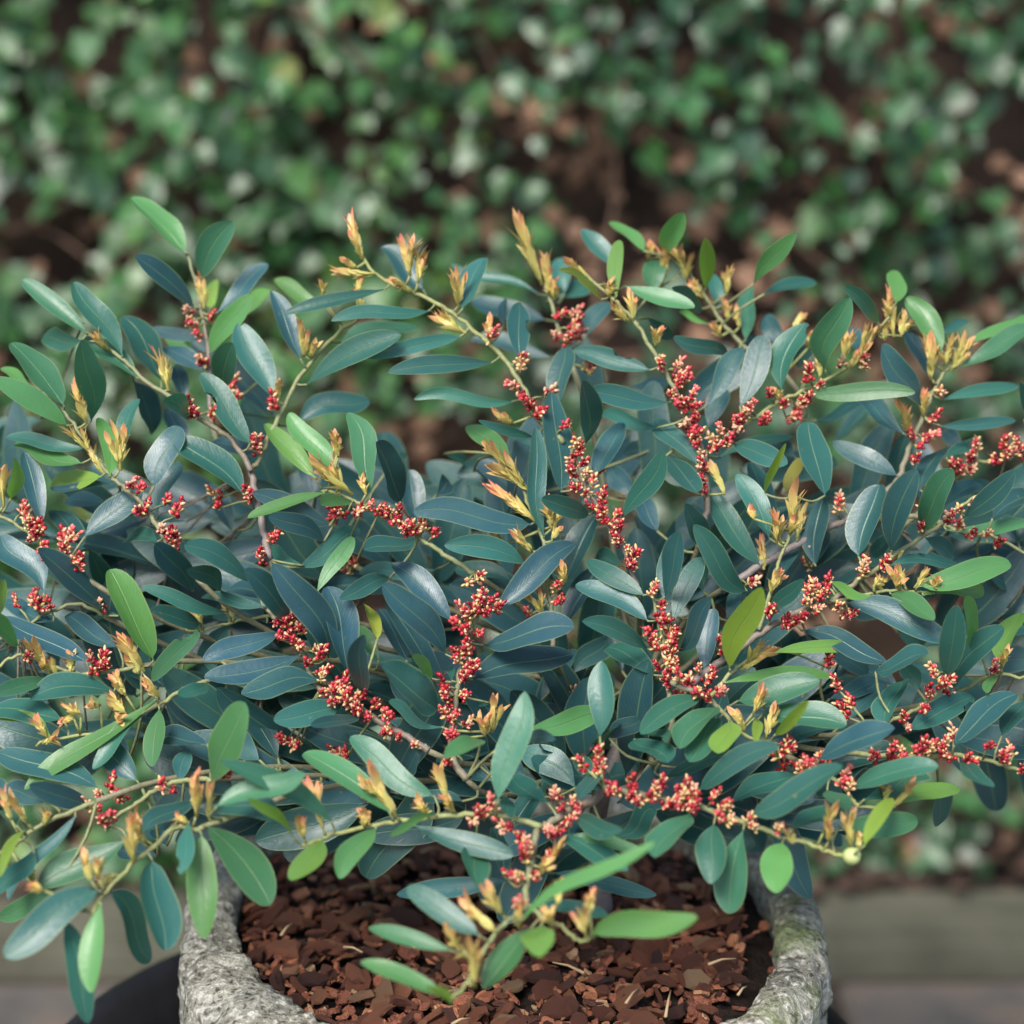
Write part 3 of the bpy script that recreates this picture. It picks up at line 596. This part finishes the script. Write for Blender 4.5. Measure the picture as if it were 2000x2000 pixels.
FLOWERS = {
'A': '''975,730,p 1000,770,c 1040,800 1060,860 1150,750 1085,970,p 1115,1000 1000,1200,p 1020,1225 1040,1260 1140,1270 1310,1100,p 1300,1140 1310,1175 1460,1220 1385,1380,p 1380,1430 1370,1460 1325,1690 1335,1715 775,1655 705,1635,p 145,1740,p 170,1790,c 195,1830 220,1860 235,1890 430,1890,p 400,1920 745,1800 970,1700 1025,1760 1140,1720,c 1150,1760 895,1880,p 935,1910 985,1930 1480,1910 1790,1820 1815,1850 1905,1840''',
'B': '''1200,740 1340,720,p 1330,790 1370,830 1300,830 1200,850,p 1270,880 1420,1020,c 1440,1060,c 910,800,p 860,850,c 1030,960,c 1040,1000,c 980,1140,p 1005,1160 1040,1190 1085,1225 1095,1260 1205,1140,p 1285,1295 1305,1400,c 1320,1440 1345,1465 1290,1500 1300,1530,c 1370,1530 1370,1580,c 1275,1590 1430,1640,c 1460,1680 1475,1720 1305,1680 1345,1715,c 1385,1775 1435,1800 1465,1850 1525,1810 1540,1870 1490,1550 1820,1640 1745,985,c 1765,1010 1870,990,p 1875,1050,c 1880,1090 1835,1175,c 1875,1210 1890,1230 1890,1330,p 1920,1390 195,1770,p 240,1790 270,1810 330,1750,c 370,1780 310,1840 370,1860,p 400,1900 450,1900 530,1840,c 570,1880 100,1830,p 15,1790 45,1850''',
'C': '''75,985,p 70,1050 90,1100 145,1075 40,1170,p 90,1200 190,1165,p 170,1230 195,1290 95,1320,p 140,1360 150,1410 150,1440 275,1350,p 265,1400,c 240,1440 345,1390 390,1350,p 375,1285 420,1190,p 410,1240,c 390,1300 335,1430 570,980 570,1050,c 555,1130 760,1050 820,1110 640,1230 735,1205 780,1250 740,1295 535,1290,c 550,1340 680,1340 185,1500,p 200,1560 190,1630 195,1690 1070,970 1100,1040,c 930,980,p 1440,1310 1310,1385 1425,1415,p 1385,1450 1350,1510 1665,1380,c 1655,1450 1640,1490 1520,1555 1570,1570 1625,1580,p 1800,1390 1870,1370,c 1890,1390 1870,1450,c 1820,1480 1780,1510 1920,1470 900,1680,p 905,1740,c 1375,1690,p 1360,1760 1345,1840 1500,1150,c 1590,1800,c 1640,1770,p 1530,1830''',
'D': '''150,40,c 190,80 220,110 160,150,p 200,190 230,260 425,100,p 400,140,c 365,190 415,230 440,275 60,430 140,430,p 175,470,c 220,500 270,490 900,90,p 935,120 975,150 750,10 1395,215 1405,270 1490,140 1800,70 1830,260 1905,300 1870,360,c 570,505,p 150,775 480,730,p 540,780 580,810 500,850 1510,510,p 1550,490 1490,600 1540,600 1580,620 1630,600,c 1660,620 1530,680 1630,720,c 1590,700 1740,720,c 1770,760 1690,820 1740,850 1760,880,c 1850,910 1800,940 1750,960 1850,1000,c 1890,1030,c 1920,1080 1520,1260 1560,1290,c 1600,1280 1385,1330,p 1850,1340 575,1450 535,1490,c 650,1550 680,1540 890,1510,c 950,1500 470,1580,p 510,1610,c 550,1650 580,1620 1270,1400''',
'E': '''700,410,c 780,390,c 835,405,c 780,450,c 810,480 850,500 800,540 840,545 665,510,p 700,550 735,570,c 660,600 705,630 790,660 770,720 745,750 650,750 660,800,c 690,780 745,820 760,860 710,890 690,860 555,925 580,980 615,1020 715,980,c 735,1000 600,1090 640,1110,c 690,1080 640,1190 690,1195 755,1150,p 40,910 50,990,c 20,1020 130,1060 185,1110 150,980,c 200,950 250,1010 285,1050 330,1070 295,1195 335,1235 440,1255,c 50,1340 600,1350 940,545 985,560 1235,465 1205,410,c 1690,440,c 1735,400,c 1780,500 1725,570 1770,600 1810,580,c 1850,655 1695,650 1740,690,c 1725,730 1760,740,c 1840,760,c 1845,810,c 1735,830 1765,880 1830,920 1890,870,c 1900,930 1300,980 1290,1280 1410,1210 1405,1270,c 1380,1335 1430,1345 1180,1490,p 1215,1560 1275,1540,c 1330,1600 1500,1500 1550,1500 1600,1540 1620,1445 1640,1570 1740,1480,c 1785,1435 1720,1550 1775,1590 1880,1460 1890,1520,c 1870,1590 1930,1560 960,1740,p 1000,1790 1020,1850 1170,1720,p 1200,1760 1270,1680 740,1670,p 810,1650 870,1560,p 835,1590,c 1540,150 1600,190,c 1600,290 1630,250''',
'F': '''800,260,p 795,310,c 760,350 840,340 800,370,c 755,380 860,400 810,430 770,470,c 1060,240,c 1040,290,p 1050,330,c 1150,280 475,390,p 640,580 680,605 650,630 750,575 795,545,p 930,530,c 1000,580 960,600 315,680,c 280,740 150,820,c 115,890,c 270,870 120,940 180,965 225,920 85,985 290,950,p 340,980,c 210,1010 30,640 60,670 20,580 45,760 45,830,c 30,910 930,840 905,900 930,940 885,1035 565,520 1425,830,c 1415,880,c 1385,930 1440,910 1410,970 1530,920 1520,985 1385,1070 1280,1130 1760,840,p 700,1270 660,1310 640,1360 690,1360,c 720,1330 640,1395 760,1340,p 800,1310 850,1310,p 860,1350 740,1390 680,1400 1140,1310 1205,1310 1225,1240 1270,1260,c 1320,1190,p 1280,1310 1340,1290 1380,1270 1420,1250,c 1460,1210 1500,1200,c 1545,1160,p 1510,1290 1550,1320 1605,1330 1640,1360,c 1740,1210 1820,1240,p 1890,1230,c 1830,1310 1910,1395 970,1405,p 950,1450 985,1490,c 80,1470 150,1455,p 110,1510,c 80,1590 150,1580 255,1510 290,1560,c 350,1550,c 275,1640 320,1670,c 1530,30,p 1600,60,c 1625,130 1720,120,c 1770,170''',
'H': '''1010,400,p 1060,430,p 1090,480 1110,530,c 1040,650 1085,620,c 1215,630 1300,540 1030,770,p 1370,330,p 1280,380,p''',
'I': '''440,255,c 625,300,c 470,320,c'''}
SHOOTS = {
'A': '1100,700,1090,520 910,1140,845,920 470,1320,395,1110 480,1470,360,1340 560,1590,480,1460 650,1570,630,1340 20,1770,10,1570 1640,960,1620,780 1670,960,1700,880 1500,1200,1500,1090 1900,1700,1690,1530 1850,1650,1790,1500 1820,1480,1800,1370 600,930,500,840 1740,650,1740,550',
'B': '160,430,90,205 230,510,15,500 130,480,50,430 420,520,370,330 460,560,460,380 680,690,660,490 430,610,320,545 720,830,540,745 860,880,840,740 1130,570,1000,230 1170,620,1150,410 1200,650,1190,540 1370,540,1260,430 1490,640,1480,550 1620,760,1600,610 1600,770,1500,680 1740,910,1750,810 1770,590,1810,340 1700,430,1710,350 1900,520,1860,370 960,1560,820,1430 1060,1680,870,1540 1090,1840,850,1650 970,1320,870,1260 1180,1890,1150,1740 1190,1870,1260,1760 30,1500,10,1380 40,1650,-10,1550 180,1700,150,1590 130,620,150,530 160,700,130,600',
'C': '120,560,60,380 200,640,130,560 330,620,340,480 340,760,310,650 400,800,380,690 300,850,250,780 690,800,730,730 830,1070,830,950 960,980,990,820 1050,960,1130,800 990,1020,1100,890 1230,850,1205,610 1270,850,1290,720 1430,1080,1430,860 1450,1000,1385,860 1500,1010,1550,850 1540,1030,1640,870 1390,1280,1390,1150 1310,1370,1275,1210 320,1700,250,1530 770,910,780,830 620,1960,590,1790 690,1900,690,1640 710,1932,745,1750 620,1190,600,1150 1210,740,1200,650 1180,870,1180,780',
'D': '230,850,180,690 300,880,280,790 390,870,370,760 280,870,220,810 780,860,640,670 750,870,680,800 680,990,600,890 680,1090,595,975 860,1010,790,905 660,1150,640,1100 440,1100,340,1040 400,1110,320,1130 260,1220,180,1115 230,1250,300,1210 1090,600,1040,530 1010,640,1010,570 60,1660,10,1490 150,1680,50,1540 240,1690,250,1600 1060,1640,1040,1430 1120,1640,1135,1470 1020,1680,960,1650 540,1040,500,1040 1260,560,1230,540',
'E': '340,1640,200,1380 300,1560,150,1440 640,1600,560,1390 660,1620,600,1530 170,1700,160,1610 500,1630,470,1570 860,1190,870,1000 820,1210,830,1100 1250,390,1240,290 1210,430,1190,390 1140,560,1050,440 1080,220,985,95 930,180,860,110 1180,160,1200,50',
'F': '530,310,520,140 600,170,590,10 670,120,690,20 570,440,600,310 1260,420,1210,310 1290,400,1245,300 1340,410,1410,310 1440,420,1475,350 1120,400,1190,370 1280,210,1220,240 410,850,580,730 430,1180,355,1070 470,1090,530,945 540,1220,580,1050 1810,840,1845,740 480,40,450,-20',
'G': '720,510,710,240 750,390,730,250 490,610,450,450 530,600,530,490 1740,320,1665,90 1640,380,1600,270 180,620,160,570 240,660,150,640 790,390,710,330 610,570,540,640',
'H': '1080,930,1090,780 990,850,870,700 950,950,755,780 750,1070,655,920 820,1270,810,1000 790,1100,750,1040 1300,800,1335,650 1280,920,1240,850 1470,970,1440,810 1490,850,1510,710 1250,590,1315,430 1210,610,1230,540 210,320,160,240 520,260,500,190',
'I': '850,350,900,200 880,400,880,290 1000,430,985,240 1040,430,1045,350 1230,210,1335,70 1180,170,1190,110 690,410,670,340'}

def depth(py):
    T = [(300, .19), (500, .155), (700, .115), (900, .07), (1100, .03), (1300, 0), (1500, -.055), (1700, -.12), (1850, -.175), (2000, -.22)]
    if py <= T[0][0]: return T[0][1]
    for (a, ya), (c, yc) in zip(T, T[1:]):
        if py <= c: return ya + (yc - ya) * (py - a) / (c - a)
    return T[-1][1]
rs = random.Random(21)
TRUNK0 = Vector((.062, .095, MUL - .015))
shrub = bpy.data.objects.new('evergreen_shrub', None); C.objects.link(shrub); shrub.location = TRUNK0
tag(shrub, 'bushy evergreen shrub with blue-green leaves and red flower clusters in stone planter', 'shrub')

# trunk and its limbs
trk = [TRUNK0, P(1165, 1640, .065), P(1178, 1540, .04), P(1195, 1490, .04), P(1228, 1430, .05), P(1252, 1370, .055), P(1275, 1320, .06)]
b = MB(); b.tube([p - TRUNK0 for p in catmull(trk, 5)], .0068, .0034, 10, {'age': 1.0})
b.tube([p - TRUNK0 for p in catmull([P(1190, 1500, .04), P(1260, 1490, .05), P(1330, 1470, .06)], 5)], .003, .002, 8, {'age': .95})
b.build('trunk', M_STEM, shrub)

samples = []; branches = []
NODES = [TRUNK0 + Vector((0, 0, .05)), P(1178, 1545, .05), P(1215, 1450, .05), P(1252, 1370, .055)]
for ti, (tl_, pts, r0, r1, a0, a1, off) in enumerate(TWIGS):
    P2 = [full(tl_, *map(float, q.split(','))) for q in pts.split()]
    Y0 = depth(P2[0][1]); pw = []
    for (x, y_) in P2: pw.append(P(x, y_, depth(y_) * .8 + Y0 * .2 + off))
    n_s = len(P2); fine = catmull(pw, 6)
    br = bpy.data.objects.new('branch', None)
    b = MB(); m_ = len(fine)
    jit = [p + Vector([rs.gauss(0, .0004) for _ in range(3)]) for p in fine]
    org = fine[0]
    b.tube([p - org for p in jit], r0 * .001, r1 * .001, 8, None)
    b.at['age'] = [a0 + (a1 - a0) * k for k in b.at['lv']]
    br = b.build('branch', M_STEM, shrub); br.location = org - TRUNK0
    lst = [len(samples), org]
    for i, p in enumerate(fine):
        q = i / 6; k = min(int(q), n_s - 2); t = q - k
        px = P2[k][0] + (P2[k + 1][0] - P2[k][0]) * t; py = P2[k][1] + (P2[k + 1][1] - P2[k][1]) * t
        samples.append((px, py, p.y, len(branches), p))
    branches.append((br, org, fine))
# limbs that carry the twigs
limb_pts = []
for bi, (br, org, fine) in enumerate(branches):
    s0 = fine[0]
    other = min([s for s in samples if s[3] != bi], key=lambda s: (s[4] - s0).length)
    if (other[4] - s0).length < .012: continue
    nd = min(NODES, key=lambda q: (q - s0).length + .3 * max(0, q.z - s0.z))
    d0 = (fine[0] - fine[1]).normalized(); L = (nd - s0).length
    c1 = s0 + d0 * L * .3 + Vector((0, .035, -.01)); c2 = nd + (s0 - nd) * .35 + Vector((0, .06, -.02))
    pts = [nd + (s0 - nd) * 0]
    for k in range(1, 13):
        t = k / 12; pts.append(nd * (1 - t) ** 3 + c2 * 3 * t * (1 - t) ** 2 + c1 * 3 * t * t * (1 - t) + s0 * t ** 3)
    b = MB(); b.tube([p - TRUNK0 for p in pts], .0021, .0017, 8, {'age': .5}); b.build('limb', M_STEM, shrub)
    limb_pts += pts[3:]

def nearest(px, py): return min(samples, key=lambda s: (s[0] - px) ** 2 + (s[1] - py) ** 2)
ROWS = [0, .035, .09, .16, .24, .33, .42, .51, .60, .69, .77, .84, .90, .95, .985, 1.0]
COLS = [-1, -.6, 0, .6, 1]
def leaf_geo(B, T, n, W, rs, bow=None, fold=None, mid=None):
    ax = T - B; L = ax.length; t0 = ax / L; n = (n - t0 * n.dot(t0)).normalized(); s = t0.cross(n)
    bow = rs.uniform(.01, .075) if bow is None else bow; fold = rs.uniform(.08, .42) if fold is None else fold
    tw = rs.gauss(0, .14); curl = rs.gauss(0, .035); wav = rs.uniform(0, .10); wp = rs.uniform(0, 6); sw = rs.gauss(0, .025)
    mxp = rs.uniform(.50, .60); V = []; lu = []; lv = []
    e2 = rs.uniform(.46, .70); e1 = e2 * mxp / (1 - mxp)
    pk = mxp ** e1 * (1 - mxp) ** e2
    bite = (rs.choice((-1, 1)), rs.uniform(.35, .97), rs.uniform(.03, .07), rs.uniform(.25, .6)) if rs.random() < .06 else None
    for t in ROWS:
        tt = max(0, (t - .035) / .965)
        f = (tt ** e1 * (1 - tt) ** e2) / pk if 0 < tt < 1 else 0
        hw = max(W * .5 * f, .0006 if t < .99 else .0001)
        cpt = B + ax * t + n * (bow * L * 4 * t * (1 - t) - .35 * bow * L * t * t) + s * (L * (curl * 4 * t * (1 - t) + sw * math.sin(t * 6)))
        a = tw * (t - .5) * 2; sn = s * math.cos(a) + n * math.sin(a); nn = n * math.cos(a) - s * math.sin(a)
        for u in COLS:
            if bite and u * bite[0] > .9 and abs(t - bite[1]) < bite[2] * 1.6: u = u * bite[3]
            z = fold * hw * (abs(u) ** 1.35) + wav * hw * abs(u) * math.sin(t * 11 + wp + u)
            V.append(cpt + sn * (hw * u) + nn * z); lu.append(u); lv.append(t)
    F = []; nc = len(COLS)
    for i in range(len(ROWS) - 1):
        for j in range(nc - 1): F.append((i * nc + j, i * nc + j + 1, (i + 1) * nc + j + 1, (i + 1) * nc + j))
    return V, F, lu, lv
def up_normal(B, T, wpx_m, rs, lim=.46):
    ax = (T - B); L = ax.length; a = ax / L; v = (CAM - (B + T) / 2).normalized()
    n0 = (v - a * v.dot(a)).normalized(); s = a.cross(n0); sg = 1 if s.z > 0 else -1
    ph = rs.uniform(.12, .85); W = wpx_m / math.cos(ph)
    if W > lim * L: W = max(wpx_m, lim * L); ph = math.acos(min(1, wpx_m / W))
    return n0 * math.cos(ph) + s * (sg * math.sin(ph)), W
stalks = {}
todo = []
for tl_, txt in LEAVES.items():
    sc = TILE[tl_][2]
    for e in txt.split():
        fl = ''
        while e[-1] in 'bBf': fl += e[-1]; e = e[:-1]
        bx, by, tx, ty, wd, tone = map(float, e.split(','))
        todo.append((full(tl_, bx, by), full(tl_, tx, ty), wd * sc, tone, fl))
# the ones that show largest stay single objects
todo.sort(key=lambda q: -math.hypot(q[1][0] - q[0][0], q[1][1] - q[0][1]) * q[2] * (.35 if 'B' in q[4] else 1))
inner = MB(); nleaf = 0
for (bp, tp, wpx, tone, fl) in todo:
    s = nearest(*bp); dpx = math.hypot(s[0] - bp[0], s[1] - bp[1])
    off = .035 * ('b' in fl) + .065 * ('B' in fl) - .028 * ('f' in fl)
    Yb = s[2] - .003 if dpx < 28 else (depth(bp[1]) * .5 + s[2] * .5)
    if dpx >= 12: Yb += off
    elif 'b' in fl or 'B' in fl: Yb += .004
    B = P(bp[0], bp[1], Yb); T = P(tp[0], tp[1], Yb); p = (T - B).length
    L = max(p * rs.uniform(1.02, 1.12), rs.uniform(.046, .056)); dy = math.sqrt(max(0, L * L - p * p))
    dn = tp[1] > bp[1] + 15
    sg = -1 if (dn or rs.random() < .35) else 1
    if off > 0: dy = min(dy, .02) ; sg = 1
    T = P(tp[0], tp[1], Yb + sg * min(dy, .045))
    if 'f' in fl and dpx < 12: T = P(tp[0], tp[1], Yb - .03)
    wm = wpx * (B - CAM).length * TH / 1000 * .90
    nrm, W = up_normal(B, T, wm, rs)
    if 'f' not in fl and tone > 2.7 and rs.random() < .3: nrm = nrm
    V, F, lu, lv = leaf_geo(B, T, nrm, W, rs)
    tn = max(0, min(4, tone + rs.gauss(0, .12)))
    at = {'lu': lu, 'lv': lv, 'tone': [tn] * len(V), 'rnd': [rs.random()] * len(V)}
    br, org, fine = branches[s[3]]
    if nleaf < 300:
        m_ = MB(); m_.add([v - B for v in V], F, at); o = m_.build('leaf', M_LEAF, br); o.location = B - org; nleaf += 1
    else: inner.add([v - TRUNK0 for v in V], F, at)
    dist = (s[4] - B).length
    if dist > .003:
        q = s[4]
        if limb_pts and dist > .03:
            lp = min(limb_pts, key=lambda x: (x - B).length)
            if (lp - B).length < dist: q = lp
        c_ = (q + B) / 2 + (B - T).normalized() * min(.012, dist * .3)
        stalks.setdefault(s[3], []).append(([q, q * .25 + c_ * .5 + B * .25, B + (T - B) * .01], min(.0009, .0006 + dist * .006)))
# unseen depth of the bush: shaded leaves between the limbs
def gap(px, py):
    for (x, y_, rx, ry) in ((790, 850, 150, 90), (310, 1500, 60, 60), (1720, 950, 90, 70), (500, 960, 40, 70), (1500, 960, 40, 40), (1240, 1330, 45, 70), (780, 720, 120, 60), (330, 690, 60, 60), (1640, 760, 60, 50), (1800, 780, 200, 60), (1900, 1500, 300, 60), (1860, 1120, 60, 50)):
        if ((px - x) / rx) ** 2 + ((py - y_) / ry) ** 2 < 1: return True
    return False
made = 0; tries = 0; fillstems = MB()
while made < 430 and tries < 9000:
    tries += 1; px = rs.uniform(-120, 2120); py = rs.uniform(760, 1580)
    if made >= 300: px = rs.uniform(450, 1560); py = rs.uniform(1440, 1590)
    if gap(px, py): continue
    if py < 980 and rs.random() < .9: continue
    if py > 1500 and not 440 < px < 1600: continue
    if px > 1600 and py > 1430: continue
    Yb = depth(py) + rs.uniform(.06, .16); B = P(px, py, Yb)
    d = Vector((B.x - TRUNK0.x, (B.y - TRUNK0.y) * .7, .03)).normalized() + Vector((rs.gauss(0, .6), 0, rs.gauss(.05, .6)))
    d.y *= .35
    T = B + d.normalized() * rs.uniform(.06, .085)
    nr = (Vector((rs.gauss(0, .45), rs.gauss(-1.0, .4), .7))).normalized()
    V, F, lu, lv = leaf_geo(B, T, nr, (T - B).length * rs.uniform(.28, .36), rs)
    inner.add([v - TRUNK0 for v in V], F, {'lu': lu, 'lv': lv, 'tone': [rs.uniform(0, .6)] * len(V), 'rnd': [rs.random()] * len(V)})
    lp = min(limb_pts + [s[4] for s in samples[::3]], key=lambda x: (x - B).length)
    fillstems.tube([lp - TRUNK0, (lp + B) / 2 - TRUNK0 + Vector((0, 0, -.004)), B + (T - B) * .01 - TRUNK0], .0008, .0006, 5, {'age': .62}); made += 1
tag(inner.build('inner_leaves', M_LEAF, shrub), kind='stuff')
tag(fillstems.build('inner_twigs', M_STEM, shrub), kind='stuff')
for bi, L in stalks.items():
    br, org, fine = branches[bi]; 
    for pts, r in L: b = MB(); b.tube([p - org for p in catmull([Vector(x) for x in pts], 3)], r * 1.15, r, 5, {'age': .3}); b.build('leaf_stalk', M_STEM, br)

# flower clusters: spikes of red anthers between cream bracts
def blob(mb, c, ax, L, r, tone, tip=None, seg=6):
    ax = ax.normalized(); a = ax.orthogonal().normalized(); b_ = ax.cross(a); V = []; F = []; tn = []
    prof = [(0, .25), (.28, .9), (.6, 1.0), (.86, .6)]
    for (t, k) in prof:
        for j in range(seg):
            g = 2 * math.pi * j / seg; V.append(c + ax * (L * t) + a * (r * k * math.cos(g)) + b_ * (r * k * math.sin(g))); tn.append(tone if t < .5 or tip is None else tip)
    V.append(c + ax * L); tn.append(tone if tip is None else tip)
    for i in range(3):
        for j in range(seg): F.append((i * seg + j, i * seg + (j + 1) % seg, (i + 1) * seg + (j + 1) % seg, (i + 1) * seg + j))
    for j in range(seg): F.append((3 * seg + j, 3 * seg + (j + 1) % seg, 4 * seg))
    mb.add(V, F, {'tone': tn})
def cluster_mesh(kind, k):
    r_ = random.Random(f'{kind}{k}'); mb = MB(); H = r_.uniform(11, 16); n = r_.randint(10, 14)
    mb.tube([(0, 0, -1.5), (0, 0, H * .75)], .55, .4, 5, {'tone': .85})
    for i in range(n):
        t = (i + .5) / n; g = i * 2.4 + r_.uniform(-.4, .4); rad_ = (1.8 - 1.25 * t) * r_.uniform(.8, 1.15)
        out = Vector((math.cos(g), math.sin(g), 0)); c = out * (rad_ * .35) + Vector((0, 0, H * .78 * t)); ax = out * (1.0 - .55 * t) + Vector((0, 0, .45 + .8 * t)) + Vector([r_.gauss(0, .2) for _ in range(3)])
        red = {'r': .86, 'p': .60, 'c': .35}[kind] - (.25 * t if kind != 'c' else 0)
        if r_.random() < red:
            tone = r_.choice((0, .05, .12, .2, .28, .36)) if not (kind == 'p' and t > .45) else r_.uniform(.40, .56)
            for m_ in range(2 if r_.random() < .3 else 1):
                a2 = ax + Vector([r_.gauss(0, .22) for _ in range(3)]); blob(mb, c + Vector([r_.gauss(0, .35) for _ in range(3)]), a2, r_.uniform(3.6, 5.0), r_.uniform(1.25, 1.75), tone, tone + .08 if r_.random() < .4 else None)
        if r_.random() < .30 + .45 * (kind == 'c') or r_.random() > red:
            blob(mb, c - Vector((0, 0, .7)), ax + out * .35, r_.uniform(3.8, 5.4), r_.uniform(.95, 1.35), r_.uniform(.64, .84), .60 if kind == 'p' else r_.uniform(.60, .84), 5)
    if kind != 'p':
        for i in range(5):
            g = r_.uniform(0, 6.3); z = r_.uniform(.2, .9) * H * .7; o_ = Vector((math.cos(g), math.sin(g), .4))
            mb.tube([Vector((0, 0, z)) + o_ * 2, Vector((0, 0, z)) + o_ * r_.uniform(4.5, 6)], .16, .10, 4, {'tone': .3})
    return mb
CL = {}
for kind in 'rpc':
    CL[kind] = []
    for k in range(6):
        mb = cluster_mesh(kind, k); CL[kind].append((mb, mb.mesh('flower_cluster', M_FLOWER)))
fl = []
for tl_, txt in FLOWERS.items():
    for e in txt.split():
        q = e.split(','); fl.append((full(tl_, float(q[0]), float(q[1])), q[2] if len(q) > 2 else 'r'))
more = MB(); nfl = 0
fl.sort(key=lambda q: -q[0][1])
for (fp, kind) in fl:
    s = nearest(*fp); d = math.hypot(s[0] - fp[0], s[1] - fp[1])
    Y = s[2] - .005 + (.02 if d > 50 else 0); p = P(fp[0], fp[1] + 8, Y); p = p + (s[4] + Vector((0, -.004, .001)) - p) * (.45 if (s[4] - p).length < .03 else .15)
    away = (p - s[4]); away = away.normalized() if away.length > 1e-4 else Vector((0, 0, 1))
    ax = (Vector((rs.gauss(0, .45), rs.gauss(-.25, .4), .9)) + away * .7).normalized()
    sc = .001 * rs.uniform(.72, 1.0) * (1.0 if kind == 'r' else .95)
    mw3 = ax.to_track_quat('Z', 'Y').to_matrix().to_4x4() @ Matrix.Rotation(rs.uniform(0, 6.3), 4, 'Z') @ Matrix.Diagonal((sc, sc, sc, 1))
    mb, me = rs.choice(CL[kind]); br, org, fine = branches[s[3]]
    if (p - s[4]).length > .006: stalks_p = (s[4], p)
    else: stalks_p = None
    if nfl < 300: ob('flower_cluster', me, br, Matrix.Translation(p - org) @ mw3); nfl += 1
    else: more.add([Matrix.Translation(p - TRUNK0) @ mw3 @ Vector(v) for v in mb.v], mb.f, {'tone': mb.at['tone']})
    if stalks_p: 
        b = MB(); b.tube([stalks_p[0] - org, (stalks_p[0] * .5 + stalks_p[1] * .5) - org + Vector((0, 0, .001)), stalks_p[1] - org], .0008, .0006, 5, {'age': .2}); b.build('flower_stalk', M_STEM, br)
if more.v: tag(more.build('flower_clusters', M_FLOWER, shrub), kind='stuff')

# young shoots: overlapping narrow bracts, cream at the foot and coral at the tip
def shoot_mesh(k):
    r_ = random.Random(900 + k); mb = MB(); n = r_.randint(10, 14); grn = r_.choice((0, .15, .35, .6))
    mb.tube([(0, 0, 0), (0, 0, .6)], .035, .02, 5, {'tone': .2, 'grn': grn})
    for i in range(n):
        t = i / (n - 1); g = i * math.pi + r_.gauss(0, .5) if i % 3 else i * 2.4; out = Vector((math.cos(g), math.sin(g), 0)); side = Vector((-math.sin(g), math.cos(g), 0))
        z0 = .05 + .55 * t; L = r_.uniform(.27, .42) if t < .7 else .43; sp_ = r_.uniform(.10, .26) * (1.0 if r_.random() < .8 else 2.2); W = r_.uniform(.05, .08)
        V = []; tn = []; lu = []
        for q, wq in ((0, .4), (.25, .95), (.55, 1), (.8, .62), (1, .04)):
            c = Vector((0, 0, z0 + L * q)) + out * (.022 + sp_ * L * (q ** 1.2) * 1.15 - .05 * q * q * (sp_ < .2))
            for u in (-1, 0, 1):
                V.append(c + side * (u * W * wq) - out * (.35 * W * wq * (abs(u)))); lu.append(u); tn.append(min(1, max(0, .12 + .30 * t + .62 * q * (.35 + .75 * t) + r_.uniform(-.03, .03))))
        F = []
        for a in range(4):
            for c in range(2): F.append((a * 3 + c, a * 3 + c + 1, a * 3 + c + 4, a * 3 + c + 3))
        mb.add(V, F, {'tone': tn, 'lu': lu, 'grn': grn})
    return mb.mesh('young_shoot', M_SHOOT)
SH = [shoot_mesh(k) for k in range(12)]
for tl_, txt in SHOOTS.items():
    for e in txt.split():
        x0, y0, x1, y1 = map(float, e.split(',')); bp, tp = full(tl_, x0, y0), full(tl_, x1, y1)
        s = nearest(*bp); B = P(bp[0], bp[1], s[2] - .002); T = P(tp[0], tp[1], s[2] - .002 + rs.uniform(-.006, .01)); ax = T - B; L = max(.009, ax.length * 1.05)
        br, org, fine = branches[s[3]]
        mw3 = ax.to_track_quat('Z', 'Y').to_matrix().to_4x4() @ Matrix.Rotation(rs.uniform(0, 6.3), 4, 'Z')
        L *= 1.12; kx = min(max(L, .022), .032) * 1.12
        ob('young_shoot', rs.choice(SH), br, Matrix.Translation(B - org) @ mw3 @ Matrix.Diagonal((kx, kx, L, 1)))
        for _ in range(rs.choice((1, 1, 2))):
            ax2 = (ax.normalized() + Vector((rs.gauss(0, .3), rs.gauss(0, .2), rs.gauss(.15, .2)))).normalized(); L2 = L * rs.uniform(.55, .9); k2 = max(L2, .020) * 1.05
            ob('young_shoot', rs.choice(SH), br, Matrix.Translation(B + ax * rs.uniform(0, .2) - org) @ ax2.to_track_quat('Z', 'Y').to_matrix().to_4x4() @ Matrix.Rotation(rs.uniform(0, 6.3), 4, 'Z') @ Matrix.Diagonal((k2, k2, L2, 1)))
        if (B - s[4]).length > .004:
            b = MB(); b.tube([s[4] - org, (s[4] + B) / 2 - org, B - org + ax * .04], .0010, .0007, 5, {'age': .1}); b.build('shoot_stalk', M_STEM, br)
# pale green gall at the end of the front right twig
M_GALL = simple_noise('gall', [(.3, (.30, .36, .12)), (.7, (.40, .44, .19))], 60, .5)
px, py = full('I', 1005, 475); s = nearest(px, py); c = P(px, py, s[2] - .009); br, org, fine = branches[s[3]]
bm = bmesh.new(); bmesh.ops.create_icosphere(bm, subdivisions=3, radius=.0048)
for v in bm.verts: v.co *= 1 + .05 * noise.noise(v.co * 300); v.co.x *= 1.06
me = bpy.data.meshes.new('gall'); bm.to_mesh(me); bm.free(); me.materials.append(M_GALL); me.polygons.foreach_set('use_smooth', [True] * len(me.polygons))
o = ob('gall', me, br); o.location = c - org
